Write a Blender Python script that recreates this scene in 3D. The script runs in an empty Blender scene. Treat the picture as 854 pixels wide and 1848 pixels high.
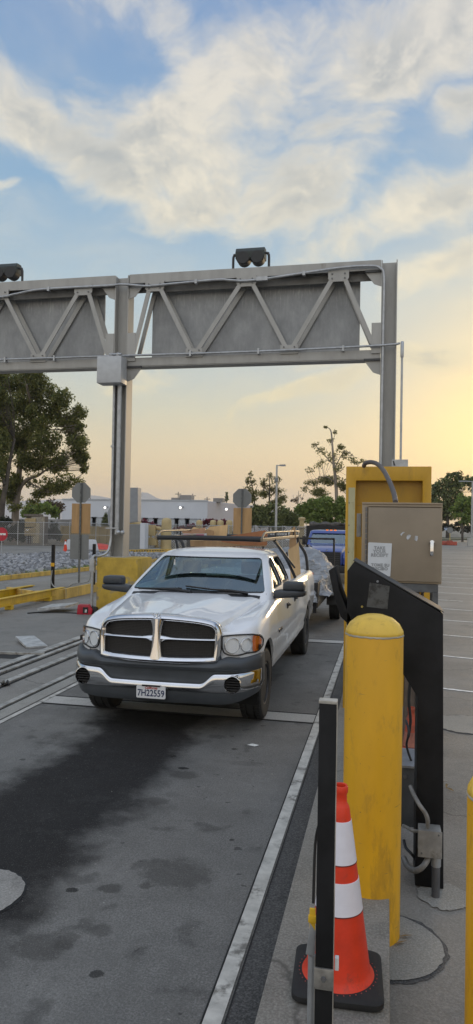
import bpy, bmesh, math, random
from mathutils import Vector, Matrix, noise as mnoise
random.seed(7)
PI=math.pi
S=bpy.context.scene
COL=S.collection
# ---------------------------------------------------------------- camera
F=1280.0; H=2.14
YAW=math.atan((699-427)/F); PITCH=math.atan((946-924)/F); ROLL=math.radians(1.0)
cf=Vector((-math.sin(YAW)*math.cos(PITCH), math.cos(YAW)*math.cos(PITCH), math.sin(PITCH)))
r0=Vector((math.cos(YAW),math.sin(YAW),0)); u0=r0.cross(cf)
cr=r0*math.cos(ROLL)+u0*math.sin(ROLL); cu=cr.cross(cf)
cam=bpy.data.cameras.new('camera'); co=bpy.data.objects.new('camera',cam); COL.objects.link(co)
co.matrix_world=Matrix(((cr.x,cu.x,-cf.x,0),(cr.y,cu.y,-cf.y,0),(cr.z,cu.z,-cf.z,H),(0,0,0,1)))
cam.sensor_fit='VERTICAL'; cam.sensor_height=36; cam.lens=36*F/1848
cam.clip_start=0.05; cam.clip_end=40000
S.camera=co
def ray(px,py): return cf+cr*((px-427)/F)-cu*((py-924)/F)
def at(px,py,Y):                       # a measured direction and a distance give a place
    d=ray(px,py); return Vector((0,0,H))+d*(Y/d.y)
def gr(px,py,z=0):
    d=ray(px,py); return Vector((0,0,H))+d*((z-H)/d.z)

# ---------------------------------------------------------------- materials
def lin(c):
    return tuple(((v/255)/12.92 if v/255<=.04045 else ((v/255+.055)/1.055)**2.4) for v in c)
MATS={}
def nodes(name):
    m=bpy.data.materials.new(name); m.use_nodes=True
    nt=m.node_tree; b=nt.nodes['Principled BSDF']
    return m,nt,b
def N(nt,t,**kw):
    n=nt.nodes.new(t)
    for k,v in kw.items():
        if k in n.inputs: n.inputs[k].default_value=v
        else: setattr(n,k,v)
    return n
def mixc(nt,fac,a,b,mode='MIX'):
    n=nt.nodes.new('ShaderNodeMix'); n.data_type='RGBA'; n.blend_type=mode
    for i,v in ((0,fac),(6,a),(7,b)):
        if hasattr(v,'is_output') : nt.links.new(v,n.inputs[i])
        elif isinstance(v,(int,float)): n.inputs[i].default_value=v
        else: n.inputs[i].default_value=tuple(v)+((1,) if len(v)==3 else ())
    return n.outputs[2]
def mth(nt,op,a,b=None,c=None,clamp=False):
    n=nt.nodes.new('ShaderNodeMath'); n.operation=op; n.use_clamp=clamp
    for i,v in ((0,a),(1,b),(2,c)):
        if v is None: continue
        if hasattr(v,'is_output'): nt.links.new(v,n.inputs[i])
        else: n.inputs[i].default_value=v
    return n.outputs[0]
def sstep(nt,x,a,b):
    n=nt.nodes.new('ShaderNodeMapRange'); n.interpolation_type='SMOOTHSTEP'; n.clamp=True
    nt.links.new(x,n.inputs[0]); n.inputs[1].default_value=a; n.inputs[2].default_value=b
    return n.outputs[0]
def coords(nt): return nt.nodes.new('ShaderNodeTexCoord').outputs['Object']
def noise(nt,vec,scale,detail=4,rough=.55,scl=None):
    if scl:
        mp=nt.nodes.new('ShaderNodeMapping'); mp.inputs['Scale'].default_value=scl
        nt.links.new(vec,mp.inputs[0]); vec=mp.outputs[0]
    n=N(nt,'ShaderNodeTexNoise',Scale=scale,Detail=detail,Roughness=rough)
    nt.links.new(vec,n.inputs['Vector']); return n.outputs[0]
def bump(nt,b,h,strength=.3,dist=.01):
    n=N(nt,'ShaderNodeBump',Strength=strength,Distance=dist); nt.links.new(h,n.inputs['Height']); nt.links.new(n.outputs[0],b.inputs['Normal'])
def pm(name,col,rough=.6,metal=0,var=.25,scale=6,bmp=.15,bdist=.004,fine=60,coat=0,streak=None,dirt=None,spec=.5):
    """plain surface with two scales of wear"""
    if name in MATS: return MATS[name]
    m,nt,b=nodes(name); v=coords(nt)
    n1=noise(nt,v,scale,5,.6,streak); n2=noise(nt,v,fine,3,.6)
    f=sstep(nt,n1,.3,.7)
    lo=[c*(1-var) for c in col]; hi=[min(1,c*(1+var*.6)) for c in col]
    c=mixc(nt,f,lo,hi)
    if dirt:
        n3=noise(nt,v,scale*.6+1.3,6,.7,streak)
        c=mixc(nt,sstep(nt,n3,dirt[1],dirt[1]+.16),c,dirt[0])
    nt.links.new(c,b.inputs['Base Color'])
    b.inputs['Metallic'].default_value=metal
    r=mth(nt,'MULTIPLY_ADD',n1,.25,rough-.12,clamp=True); nt.links.new(r,b.inputs['Roughness'])
    b.inputs['Specular IOR Level'].default_value=spec
    b.inputs['Coat Weight'].default_value=coat; b.inputs['Coat Roughness'].default_value=.04
    if bmp: bump(nt,b,n2,bmp,bdist)
    MATS[name]=m; return m
def concrete(name,col,var=.18,stain=.5,extra=None,cracks=False,bstr=.35):
    m,nt,b=nodes(name); v=coords(nt)
    n1=noise(nt,v,.35,5,.6); n2=noise(nt,v,3.2,6,.65); n3=noise(nt,v,90,3,.7); n4=noise(nt,v,14,6,.75)
    c=mixc(nt,sstep(nt,n1,.3,.7),[x*(1-var) for x in col],[x*(1+var) for x in col])
    c=mixc(nt,mth(nt,'MULTIPLY',sstep(nt,n2,.52,.75),stain),c,[x*.55 for x in col])
    c=mixc(nt,mth(nt,'MULTIPLY',sstep(nt,n4,.60,.70),.35),c,[x*.6 for x in col])
    c=mixc(nt,sstep(nt,n3,.35,.75),mixc(nt,.28,c,(0,0,0)),mixc(nt,.10,c,(.8,.78,.74)))
    if cracks:
        vo=N(nt,'ShaderNodeTexVoronoi',feature='DISTANCE_TO_EDGE',Scale=.28)
        w=nt.nodes.new('ShaderNodeVectorMath'); w.operation='ADD'
        nn=N(nt,'ShaderNodeTexNoise',Scale=2.5,Detail=5); nt.links.new(v,nn.inputs[0])
        sc=nt.nodes.new('ShaderNodeVectorMath'); sc.operation='SCALE'; sc.inputs['Scale'].default_value=.5; nt.links.new(nn.outputs[1],sc.inputs[0])
        nt.links.new(v,w.inputs[0]); nt.links.new(sc.outputs[0],w.inputs[1]); nt.links.new(w.outputs[0],vo.inputs['Vector'])
        ck=mth(nt,'SUBTRACT',1,sstep(nt,vo.outputs[0],.0,.006))
        c=mixc(nt,mth(nt,'MULTIPLY',ck,.7),c,[x*.3 for x in col])
    rr=mth(nt,'MULTIPLY_ADD',n2,.3,.55)
    if extra: c,rr=extra(nt,v,c,col,rr)
    nt.links.new(c,b.inputs['Base Color']); nt.links.new(rr,b.inputs['Roughness']); b.inputs['Specular IOR Level'].default_value=.3
    hh=mth(nt,'ADD',n3,mth(nt,'MULTIPLY',n4,1.2)); bump(nt,b,hh,bstr,.006)
    MATS[name]=m; return m
def emis(name,col,st):
    m,nt,b=nodes(name); b.inputs['Base Color'].default_value=(*col,1)
    b.inputs['Emission Color'].default_value=(*col,1); b.inputs['Emission Strength'].default_value=st; return m
def glassm(name,tint,f0=.05,rough=.02,top=1.0,gc=(1,1,1)):
    m,nt,b=nodes(name); nt.nodes.remove(b)
    t=N(nt,'ShaderNodeBsdfTransparent'); t.inputs[0].default_value=(*tint,1)
    g=N(nt,'ShaderNodeBsdfGlossy',Roughness=rough); g.inputs[0].default_value=(*gc,1)
    ge=nt.nodes.new('ShaderNodeNewGeometry'); dp=nt.nodes.new('ShaderNodeVectorMath'); dp.operation='DOT_PRODUCT'
    nt.links.new(ge.outputs['Normal'],dp.inputs[0]); nt.links.new(ge.outputs['Incoming'],dp.inputs[1])
    c=mth(nt,'SUBTRACT',1,mth(nt,'ABSOLUTE',dp.outputs['Value'])); f=mth(nt,'MULTIPLY_ADD',mth(nt,'POWER',c,5),top-f0,f0,clamp=True)
    mx=N(nt,'ShaderNodeMixShader'); nt.links.new(f,mx.inputs[0]); nt.links.new(t.outputs[0],mx.inputs[1]); nt.links.new(g.outputs[0],mx.inputs[2])
    nt.links.new(mx.outputs[0],nt.nodes['Material Output'].inputs[0]); return m

# ---------------------------------------------------------------- mesh helpers
def tag(o,label=None,cat=None,group=None,kind=None):
    if label: o['label']=label
    if cat: o['category']=cat
    if group: o['group']=group
    if kind: o['kind']=kind
    return o
def thing(name,label,cat,loc=(0,0,0),rz=0,group=None):
    o=bpy.data.objects.new(name,None); COL.objects.link(o); o.location=loc; o.rotation_euler=(0,0,rz)
    o.empty_display_size=.2
    return tag(o,label,cat,group)
def link(name,me,mat,parent=None,smooth=35):
    o=bpy.data.objects.new(name,me); COL.objects.link(o)
    if mat is not None:
        me.materials.clear()
        for mm in (mat if isinstance(mat,(list,tuple)) else [mat]): me.materials.append(mm)
    if smooth:
        me.polygons.foreach_set('use_smooth',[True]*len(me.polygons)); me.set_sharp_from_angle(angle=math.radians(smooth))
    if parent: o.parent=parent
    return o
def obj(name,bm,mat,parent=None,smooth=35,recalc=True,bevel=0):
    if recalc: bmesh.ops.recalc_face_normals(bm,faces=bm.faces)
    if bevel:
        es=[e for e in bm.edges if len(e.link_faces)==2 and e.calc_face_angle(0)>.6]
        bmesh.ops.bevel(bm,geom=es,offset=bevel,segments=2,affect='EDGES',profile=.6,clamp_overlap=True)
    me=bpy.data.meshes.new(name); bm.to_mesh(me); bm.free()
    return link(name,me,mat,parent,smooth)
def cobj(name,bm,mat,parent=None,loc=None,**k):
    """a thing that is one mesh: origin at loc, coordinates given in world space"""
    if loc is not None: bmesh.ops.translate(bm,verts=bm.verts,vec=-Vector(loc))
    o=obj(name,bm,mat,parent,**k)
    if loc is not None: o.location=loc
    return o
def B(): return bmesh.new()
def box(bm,x0,x1,y0,y1,z0,z1,M=None):
    vs=[bm.verts.new((x,y,z)) for x in (x0,x1) for y in (y0,y1) for z in (z0,z1)]
    for f in ((0,1,3,2),(4,6,7,5),(0,4,5,1),(2,3,7,6),(0,2,6,4),(1,5,7,3)): bm.faces.new([vs[i] for i in f])
    if M: bmesh.ops.transform(bm,matrix=M,verts=vs)
    return vs
def prism(bm,pts,d,M=None):
    """polygon pts (3D, planar) extruded by vector d"""
    a=[bm.verts.new(p) for p in pts]; b=[bm.verts.new(Vector(p)+Vector(d)) for p in pts]
    n=len(pts); bm.faces.new(a); bm.faces.new(b[::-1])
    for i in range(n): bm.faces.new((a[i],a[(i+1)%n],b[(i+1)%n],b[i]))
    if M: bmesh.ops.transform(bm,matrix=M,verts=a+b)
    return a+b
def loft(bm,secs,closed=True,cap=True):
    R=[[bm.verts.new(p) for p in s] for s in secs]; n=len(secs[0])
    for i in range(len(R)-1):
        for j in range(n if closed else n-1):
            k=(j+1)%n; bm.faces.new((R[i][j],R[i][k],R[i+1][k],R[i+1][j]))
    if cap and closed: bm.faces.new(R[0][::-1]); bm.faces.new(R[-1])
    return R
def frame_of(d):
    d=d.normalized(); a=Vector((0,0,1)) if abs(d.z)<.9 else Vector((1,0,0))
    s=d.cross(a).normalized(); return s,s.cross(d)
def tube(bm,pts,r,n=10,cap=True):
    pts=[Vector(p) for p in pts]; secs=[]
    s=None
    for i,p in enumerate(pts):
        d=(pts[min(i+1,len(pts)-1)]-pts[max(i-1,0)]).normalized()
        if s is None: s,t=frame_of(d)
        else: s=(s-d*s.dot(d)).normalized(); t=s.cross(d)
        rr=r[i] if isinstance(r,(list,tuple)) else r
        secs.append([p+(s*math.cos(2*PI*k/n)+t*math.sin(2*PI*k/n))*rr for k in range(n)])
    return loft(bm,secs,True,cap)
def smoothpath(pts,k=6):
    pts=[Vector(p) for p in pts]; out=[]
    for i in range(len(pts)-1):
        p0=pts[max(i-1,0)];p1=pts[i];p2=pts[i+1];p3=pts[min(i+2,len(pts)-1)]
        for j in range(k):
            t=j/k
            out.append(.5*((2*p1)+(p2-p0)*t+(2*p0-5*p1+4*p2-p3)*t*t+(3*p1-p0-3*p2+p3)*t**3))
    out.append(pts[-1]); return out
def lathe(bm,prof,c,axis='z',n=32):
    """prof: (r,h) list"""
    secs=[]
    for r,h in prof:
        ring=[]
        for k in range(n):
            a=2*PI*k/n; x,y=max(r,1e-4)*math.cos(a),max(r,1e-4)*math.sin(a)
            ring.append(Vector(c)+(Vector((x,y,h)) if axis=='z' else Vector((h,x,y)) if axis=='x' else Vector((x,h,y))))
        secs.append(ring)
    return loft(bm,secs,True,True)
def bar(bm,a,b,w,h,up=(0,0,1)):
    a=Vector(a);b=Vector(b);d=(b-a).normalized();u=Vector(up);s=d.cross(u).normalized();t=s.cross(d)
    q=[(-1,-1),(1,-1),(1,1),(-1,1)]
    loft(bm,[[p+s*(i*w/2)+t*(j*h/2) for i,j in q] for p in (a,b)])
def evalmesh(o):
    dg=bpy.context.evaluated_depsgraph_get(); dg.update()
    return bpy.data.meshes.new_from_object(o.evaluated_get(dg))
def tmp(bm,name='tmp'):
    bmesh.ops.recalc_face_normals(bm,faces=bm.faces)
    me=bpy.data.meshes.new(name); bm.to_mesh(me); bm.free(); o=bpy.data.objects.new(name,me); COL.objects.link(o); return o
def boolean(bm,cutters,name,mat,parent,smooth=35,solid=None):
    o=tmp(bm)
    if solid:
        sm=o.modifiers.new('s','SOLIDIFY'); sm.thickness=solid; sm.offset=-1
    cs=[]
    for c in cutters:
        t=tmp(c); cs.append(t); md=o.modifiers.new('b','BOOLEAN'); md.operation='DIFFERENCE'; md.solver='EXACT'; md.object=t
    me=evalmesh(o); 
    for t in cs+[o]: bpy.data.objects.remove(t)
    return link(name,me,mat,parent,smooth)
def text(s,size,name,mat,parent,M,ext=.001,space=1.0,shear=0,bold=0):
    cu_=bpy.data.curves.new(name,'FONT'); cu_.body=s; cu_.size=size; cu_.extrude=ext; cu_.align_x='CENTER'; cu_.align_y='CENTER'; cu_.space_character=space; cu_.shear=shear; cu_.offset=bold; cu_.resolution_u=3
    o=bpy.data.objects.new(name,cu_); COL.objects.link(o); me=evalmesh(o); bpy.data.objects.remove(o)
    me.transform(M); return link(name,me,mat,parent,0)
def textM(loc,sx=1): return Matrix.Translation(loc)@Matrix.Rotation(PI/2,4,'X')@Matrix.Diagonal((sx,1,1,1))
def copy_tree(o,parent=None):
    c=o.copy(); COL.objects.link(c); c.parent=parent
    for ch in o.children: copy_tree(ch,c)
    return c

# ================================================================= SETTING
def lanemix(nt,v,c,col,rr):
    # spilled-oil band down the middle of the lane and splashes (they belong to the concrete)
    s=nt.nodes.new('ShaderNodeSeparateXYZ'); nt.links.new(v,s.inputs[0])
    n=noise(nt,v,1.6,6,.65); n2=noise(nt,v,.5,3,.5)
    xx=mth(nt,'ADD',s.outputs[0],mth(nt,'MULTIPLY_ADD',n,1.1,-.55))
    d=mth(nt,'ABSOLUTE',mth(nt,'ADD',xx,2.42))
    band=mth(nt,'SUBTRACT',1,sstep(nt,d,.38,.80))
    yy=mth(nt,'ADD',s.outputs[1],mth(nt,'MULTIPLY_ADD',n2,1.0,-.5))
    lo=sstep(nt,yy,2.6,3.6)
    band=mth(nt,'MULTIPLY',mth(nt,'MULTIPLY',band,mth(nt,'MULTIPLY_ADD',lo,.85,.15)),.93)
    mo=noise(nt,v,2.2,8,.72); c=mixc(nt,mth(nt,'MULTIPLY',sstep(nt,mo,.42,.62),.45),c,[x*.62 for x in col])
    tr=noise(nt,v,1.1,6,.6,(5,.5,1)); c=mixc(nt,mth(nt,'MULTIPLY',sstep(nt,tr,.5,.72),.35),c,[x*.6 for x in col])
    gl=noise(nt,v,.9,5,.6); c=mixc(nt,mth(nt,'MULTIPLY',sstep(nt,gl,.5,.75),.3),c,[min(1,x*1.6) for x in col])
    c=mixc(nt,mth(nt,'MULTIPLY',band,1.06,clamp=True),c,(.011,.0095,.009))
    n5=noise(nt,v,3.6,3,.5); n6=noise(nt,v,.8,2,.5)
    sp=mth(nt,'MULTIPLY',sstep(nt,n5,.58,.68),sstep(nt,n6,.42,.55))
    n8=noise(nt,v,9,2,.5); c=mixc(nt,mth(nt,'MULTIPLY',sstep(nt,n8,.70,.73),.7),c,(.03,.028,.026))
    c=mixc(nt,mth(nt,'MULTIPLY',sp,.5),c,(.035,.033,.031))
    n7=noise(nt,v,22,2,.5)
    c=mixc(nt,mth(nt,'MULTIPLY',sstep(nt,n7,.74,.77),.5),c,(.4,.38,.34))
    def stain(px,py,r,k,sx,dark,c):
        p=gr(px,py,0); mp=nt.nodes.new('ShaderNodeMapping'); mp.vector_type='TEXTURE'; mp.inputs['Location'].default_value=(p.x,p.y,0); mp.inputs['Scale'].default_value=(r*sx,r,50)
        nt.links.new(v,mp.inputs[0]); ln=nt.nodes.new('ShaderNodeVectorMath'); ln.operation='LENGTH'; nt.links.new(mp.outputs[0],ln.inputs[0])
        dd=mth(nt,'ADD',ln.outputs['Value'],mth(nt,'MULTIPLY_ADD',nst,1.8,-.9)); return mixc(nt,mth(nt,'MULTIPLY',mth(nt,'SUBTRACT',1,sstep(nt,dd,.75,1.05 if dark else 1.25)),k),c,(.014,.013,.012) if dark else (.045,.042,.038))
    nst=noise(nt,v,14,6,.7)
    for px,py,r,k,sx,dk in ((308,1365,.040,.95,1.5,1),(331,1387,.035,.95,1.5,1),(334,1399,.09,.6,1.3,0),(423,1352,.025,.8,1.4,1),(252,1388,.02,.8,1,1),(318,1578,.17,.55,1.3,0),(283,1446,.07,.5,1.5,0),(390,1330,.06,.5,1.6,0),(75,1708,.11,.6,1.3,0),(120,1700,.09,.5,.6,0),(200,1604,.05,.7,1.4,0),(130,1607,.03,.9,1.4,1),(175,1758,.03,.8,1.2,1),(418,1516,.02,.8,1,1),(180,1680,.06,.5,1,0),(60,1640,.05,.5,1,0),(262,1600,.03,.6,1.2,0)):
        c=stain(px,py,r,k,sx,dk,c)
    sp2=noise(nt,v,170,2,.6); c=mixc(nt,mth(nt,'MULTIPLY',sstep(nt,sp2,.58,.72),.35),c,(.30,.29,.27)); c=mixc(nt,mth(nt,'MULTIPLY',sstep(nt,sp2,.45,.30),.4),c,(.03,.03,.03))
    # tyre paths a little darker and smoother
    r=mth(nt,'ADD',rr,mth(nt,'MULTIPLY',band,.1))
    return c,r
def lotmix(nt,v,c,col,rr):
    n=noise(nt,v,.22,5,.6,(.35,1.6,1)); c=mixc(nt,mth(nt,'MULTIPLY',sstep(nt,n,.4,.65),.45),c,[x*1.5 for x in col])
    n2=noise(nt,v,.5,3,.5,(.2,2.5,1)); c=mixc(nt,mth(nt,'MULTIPLY',sstep(nt,n2,.55,.7),.35),c,[x*.6 for x in col])
    return c,rr
m_lane=concrete('lane_concrete',(.175,.168,.155),extra=lanemix)
m_lane2=concrete('worn_concrete',(.25,.235,.21),cracks=True)
m_lot=concrete('lot_asphalt',(.215,.198,.172),extra=lotmix,cracks=True,bstr=.6)
m_isl=concrete('island_concrete',(.26,.24,.205),cracks=True,bstr=.45)
m_pale=concrete('pale_concrete',(.50,.48,.44),stain=.45)
m_foot=concrete('footing_concrete',(.31,.295,.26),stain=.6)
m_edge=pm('worn_lane_edge',(.52,.50,.45),.7,var=.25,scale=7,fine=60,bmp=.2,dirt=((.17,.16,.14),.50))
m_paint=pm('worn_white_paint',(.78,.77,.73),.6,var=.2,scale=9,dirt=((.20,.19,.18),.52))
m_foot0=concrete('rail_bed_concrete',(.33,.315,.28),stain=.6)
m_tar=concrete('dark_filler',(.062,.060,.058),stain=.6)
m_groove=pm('groove_black',(.015,.015,.015),.8)
m_steel=pm('worn_steel',(.42,.41,.38),.5,.4,var=.4,scale=5,dirt=((.10,.07,.05),.55))
def sheet(name,pts,z,mat,th=None):
    b=B()
    if th: prism(b,[(x,y,z) for x,y in pts],(0,0,-th))
    else: b.faces.new([b.verts.new((x,y,z)) for x,y in pts])
    return tag(obj(name,b,mat,None,0),kind='structure')
def rect(x0,x1,y0,y1): return [(x0,y0),(x1,y0),(x1,y1),(x0,y1)]
sheet('ground',rect(-9000,9000,-400,6700),-.15,m_lot)
sheet('pavement',rect(-70,-.15,-6,75),-.004,m_lane2,.146)
for i,(y0,y1) in enumerate(((-5.5,7.70),(8.08,13.02),(13.40,26.0))):
    sheet('scale_deck',rect(-3.93,-.75,y0,y1),.002,m_lane)
sheet('lane_edge',rect(-.745,-.665,-5.5,26),.006,m_edge)
sheet('lane_edge',rect(-4.00,-3.94,-5.5,26),.006,m_edge)
sheet('lane_filler',rect(-.655,-.50,-5.5,26),.004,m_tar)
for y0 in (7.70,13.02):
    sheet('expansion_strip',rect(-3.93,-.75,y0+.03,y0+.35),.007,m_pale)
    b=B(); box(b,-3.93,-.75,y0-.005,y0+.022,-.003,.010); box(b,-3.93,-.75,y0+.355,y0+.38,-.003,.010)
    tag(obj('expansion_joint',b,m_groove,None,0),kind='structure')
b=B()
for x in (-.7535,-.6535): box(b,x,x+.006,-5.5,26,0,.0085)
tag(obj('edge_groove',b,m_groove,None,0),kind='structure')
# steel rails and grooves of the neighbouring scale
for x0,x1,z in ((-4.33,-4.25,.020),(-4.92,-4.82,.026),(-5.30,-5.22,.026),(-5.56,-5.42,.020)):
    b=B(); box(b,x0,x1,2,26,-.003,z); tag(obj('scale_rail',b,m_steel,None,25,bevel=.004),kind='structure')
sheet('rail_bed',rect(-4.22,-4.03,2,26),.004,m_foot0)
b=B()
for x in (-4.245,-4.815,-5.215,-5.415): box(b,x,x+.03,2,26,-.003,.003)
tag(obj('rail_groove',b,m_groove,None,0),kind='structure')
sheet('scale_deck',rect(-8.55,-5.60,2,15.6),.002,concrete('side_lane_concrete',(.235,.222,.20)))
# island kerb with the cone, post and bollard
b=B(); prism(b,[(-.50,-5,.12),(.04,-5,.12),(.04,4.10,.12),(.0,4.16,.12),(-.16,4.18,.12),(-.16,26,.12),(-.50,26,.12)],(0,0,-.26))
tag(obj('island_kerb',b,m_isl,None,25,bevel=.012),kind='structure')
# concrete collars set in the asphalt
def disc(name,cx,cy,r,z,mat,jit=.06,n=56,sx=1):
    pts=[(cx+sx*r*(1+random.uniform(-jit,jit))*math.cos(2*PI*k/n),cy+r*(1+random.uniform(-jit,jit))*math.sin(2*PI*k/n)) for k in range(n)]
    return sheet(name,pts,z,mat)
disc('bollard_footing_ring',.02,4.02,.335,-.147,m_tar,.03)
disc('bollard_footing',.02,4.02,.31,-.143,m_foot,.02)
disc('pedestal_footing',.38,4.62,.16,-.143,m_foot,.10)
disc('patch_ring',.95,8.7,.42,-.147,m_tar,.05); disc('concrete_patch',.95,8.7,.39,-.143,m_foot,.05)
disc('manhole_ring',-2.29,3.70,.30,.005,m_groove,.02); disc('manhole_collar',-2.29,3.70,.285,.009,concrete('stained_collar',(.33,.31,.28),stain=1.0),.02); disc('manhole_cover',-2.36,3.68,.17,.013,m_steel,.0)
# parking stall lines
b=B()
for k,y in enumerate((10.55,13.28,15.9,18.5,21.1,23.65,26.3,29,31.7,34.4,37.1,42.5,45.2)):
    x0=.55+ (.4 if k else .25); x1=5.6 if k%4 else 4.9
    if k==0: x1=2.2
    if y==23.65: x1=2.35
    pts=[]
    n=26
    for i in range(n+1):
        x=x0+(x1-x0)*i/n; pts.append((x,y-(x-.8)*.27+.035+random.uniform(-.008,.008)))
    for i in range(n,-1,-1):
        x=x0+(x1-x0)*i/n; pts.append((x,y-(x-.8)*.27-.04+random.uniform(-.008,.008)))
    for i in range(n):
        b.faces.new([b.verts.new((*p,-.145)) for p in (pts[i],pts[i+1],pts[2*n-i],pts[2*n+1-i])])
tag(obj('stall_marking',b,m_paint,None,0),kind='structure')
# far roadside: kerb islands
m_ykerb=pm('yellow_kerb_paint',(.62,.40,.09),.7,var=.3,scale=4,fine=40,bmp=.3,dirt=((.26,.22,.17),.56),streak=(1,1,.35))
def kerb(name,pts,w,z0,z1,mat):
    b=B(); 
    for i in range(len(pts)-1):
        a=Vector((*pts[i],0)); c=Vector((*pts[i+1],0)); s=(c-a).normalized().cross(Vector((0,0,1)))*w
        prism(b,[(a.x,a.y,z1),(c.x,c.y,z1),(c.x+s.x,c.y+s.y,z1),(a.x+s.x,a.y+s.y,z1)],(0,0,z0-z1))
    return tag(obj(name,b,mat,None,25),kind='structure')
b=B(); prism(b,[(-10.5,18.25,.25),(-9.15,17.35,.25),(-8.74,18.15,.25),(-8.74,38,.25),(-10.5,38,.25)],(0,0,-.26))
tag(obj('lane_island',b,m_isl,None,25),kind='structure')
kerb('island_kerb_edge',[(-9.15,17.34),(-8.74,18.14),(-8.74,38)],.10,0,.275,m_ykerb)
kerb('island_kerb_edge',[(-10.3,18.14),(-9.15,17.34)],.10,0,.275,m_ykerb)
kerb('far_kerb',[(-13.9,12),(-13.3,22.8),(-12.62,29.4),(-12.1,44)],-.16,0,.16,m_ykerb)
b=B(); prism(b,[(-14.1,11,.08),(-13.45,22.8,.08),(-12.8,29.4,.08),(-12.3,44,.08),(-19.8,43.3,.08),(-21.5,36.5,.08),(-27,24,.08),(-33,11,.08)],(0,0,-.1))
tag(obj('rock_bed_soil',b,pm('soil',(.12,.10,.08),.9,bmp=.5,bdist=.03,fine=20),None,0),kind='structure')
kerb('dashed_kerb',[(-19.2,43.9),(-16.2,50.0),(-12,52),(-8,54)],.3,0,.22,m_ykerb)
b=B()
for i in range(26):
    t=i/26; p=Vector((-19.2,43.9,0)).lerp(Vector((-16.2,50.0,0)),t); d=Vector((3,6.1,0)).normalized(); s=d.cross(Vector((0,0,1)))
    q=p+s*.304; prism(b,[(q.x,q.y,.10),(q.x+d.x*.12,q.y+d.y*.12,.10),(q.x+d.x*.12,q.y+d.y*.12,.17),(q.x,q.y,.17)],s*.01)
tag(obj('kerb_slots',b,m_groove,None,0),kind='structure')
# rocks
def inpoly(x,y,P):
    c=False
    for i in range(len(P)):
        x1,y1=P[i];x2,y2=P[i-1]
        if (y1>y)!=(y2>y) and x<(x2-x1)*(y-y1)/(y2-y1)+x1: c=not c
    return c
RP=[(-14.2,14),(-13.5,22.8),(-12.85,29.4),(-12.4,43.9),(-19.6,43.2),(-21.3,36.5),(-26,26),(-26,14)]
bm=B(); proto=bmesh.new(); bmesh.ops.create_icosphere(proto,subdivisions=1,radius=1)
pv=[v.co.copy() for v in proto.verts]; pf=[[v.index for v in f.verts] for f in proto.faces]; proto.free()
cnt=0
while cnt<5200:
    x=random.uniform(-26,-12.3); y=random.uniform(19,44)
    if not inpoly(x,y,RP): continue
    cnt+=1; s=random.uniform(.06,.17); R=Matrix.Rotation(random.random()*6,3,'Z')@Matrix.Rotation(random.random()*6,3,'X')
    sc=Vector((random.uniform(.8,1.4),random.uniform(.7,1.1),random.uniform(.5,.9)))*s
    vs=[bm.verts.new(R@Vector((p.x*sc.x*random.uniform(.75,1.2),p.y*sc.y*random.uniform(.75,1.2),p.z*sc.z))+Vector((x,y,.10+random.uniform(0,.10)))) for p in pv]
    for f in pf: bm.faces.new([vs[i] for i in f])
def rockmat():
    m,nt,b=nodes('landscape_rock'); v=coords(nt); g=nt.nodes.new('ShaderNodeNewGeometry')
    c=mixc(nt,g.outputs['Random Per Island'],(.13,.135,.145),(.46,.46,.47)); n=noise(nt,v,12,4); c=mixc(nt,mth(nt,'MULTIPLY',n,.4),c,(.08,.08,.08))
    nt.links.new(c,b.inputs['Base Color']); b.inputs['Roughness'].default_value=.85; return m
tag(obj('rocks',bm,rockmat(),None,0,recalc=False),'grey landscape rocks covering the bed behind the far yellow kerb','rocks',kind='stuff')
# dry back ground with kerbs under the fence
sheet('dirt_strip',[(-40,50),(-28.5,56.8),(-20,58),(4,60),(4,74),(-60,74)],.02,pm('dry_dirt',(.20,.165,.12),.9,bmp=.5,bdist=.03,fine=15))
# right far verge
b=B(); prism(b,[(4,118,.05),(18,150,.05),(70,150,.05),(70,260,.05),(-6,260,.05),(2,130,.05)],(0,0,-.25)); tag(obj('verge',b,pm('verge_dirt',(.10,.10,.06),.9,bmp=.5,fine=3),None,0),kind='structure')
# mountains on the horizon
def ridge(name,Y,prof,col):
    b=B(); top=[];
    for i in range(len(prof)-1):
        (x0,y0),(x1,y1)=prof[i],prof[i+1]
        for k in range(8):
            t=k/8; top.append((x0+(x1-x0)*t, y0+(y1-y0)*t+ (random.uniform(-.4,.4))))
    top.append(prof[-1])
    secs=[]
    for x,y in top:
        p=at(x,y,Y); zt=p.z; secs.append([Vector((p.x,Y-700,-20)),Vector((p.x,Y-300,zt*.45)),Vector((p.x,Y,zt)),Vector((p.x,Y+500,-20))])
    loft(b,secs,closed=True,cap=True)
    m,nt,bs=nodes(name); v=coords(nt); n=noise(nt,v,.003,6,.6)
    c=mixc(nt,n,[x*.8 for x in col],col); nt.links.new(c,bs.inputs['Base Color']); bs.inputs['Roughness'].default_value=1
    return tag(obj(name,b,m,None,60),kind='structure')
ridge('mountains',5500,[(-140,918),(-60,896),(20,905),(90,902),(130,899),(158,893),(178,895),(205,900),(232,898),(252,888),(266,889),(285,899),(300,904),(345,906),(420,912),(520,925)],(.34,.30,.27))

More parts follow.
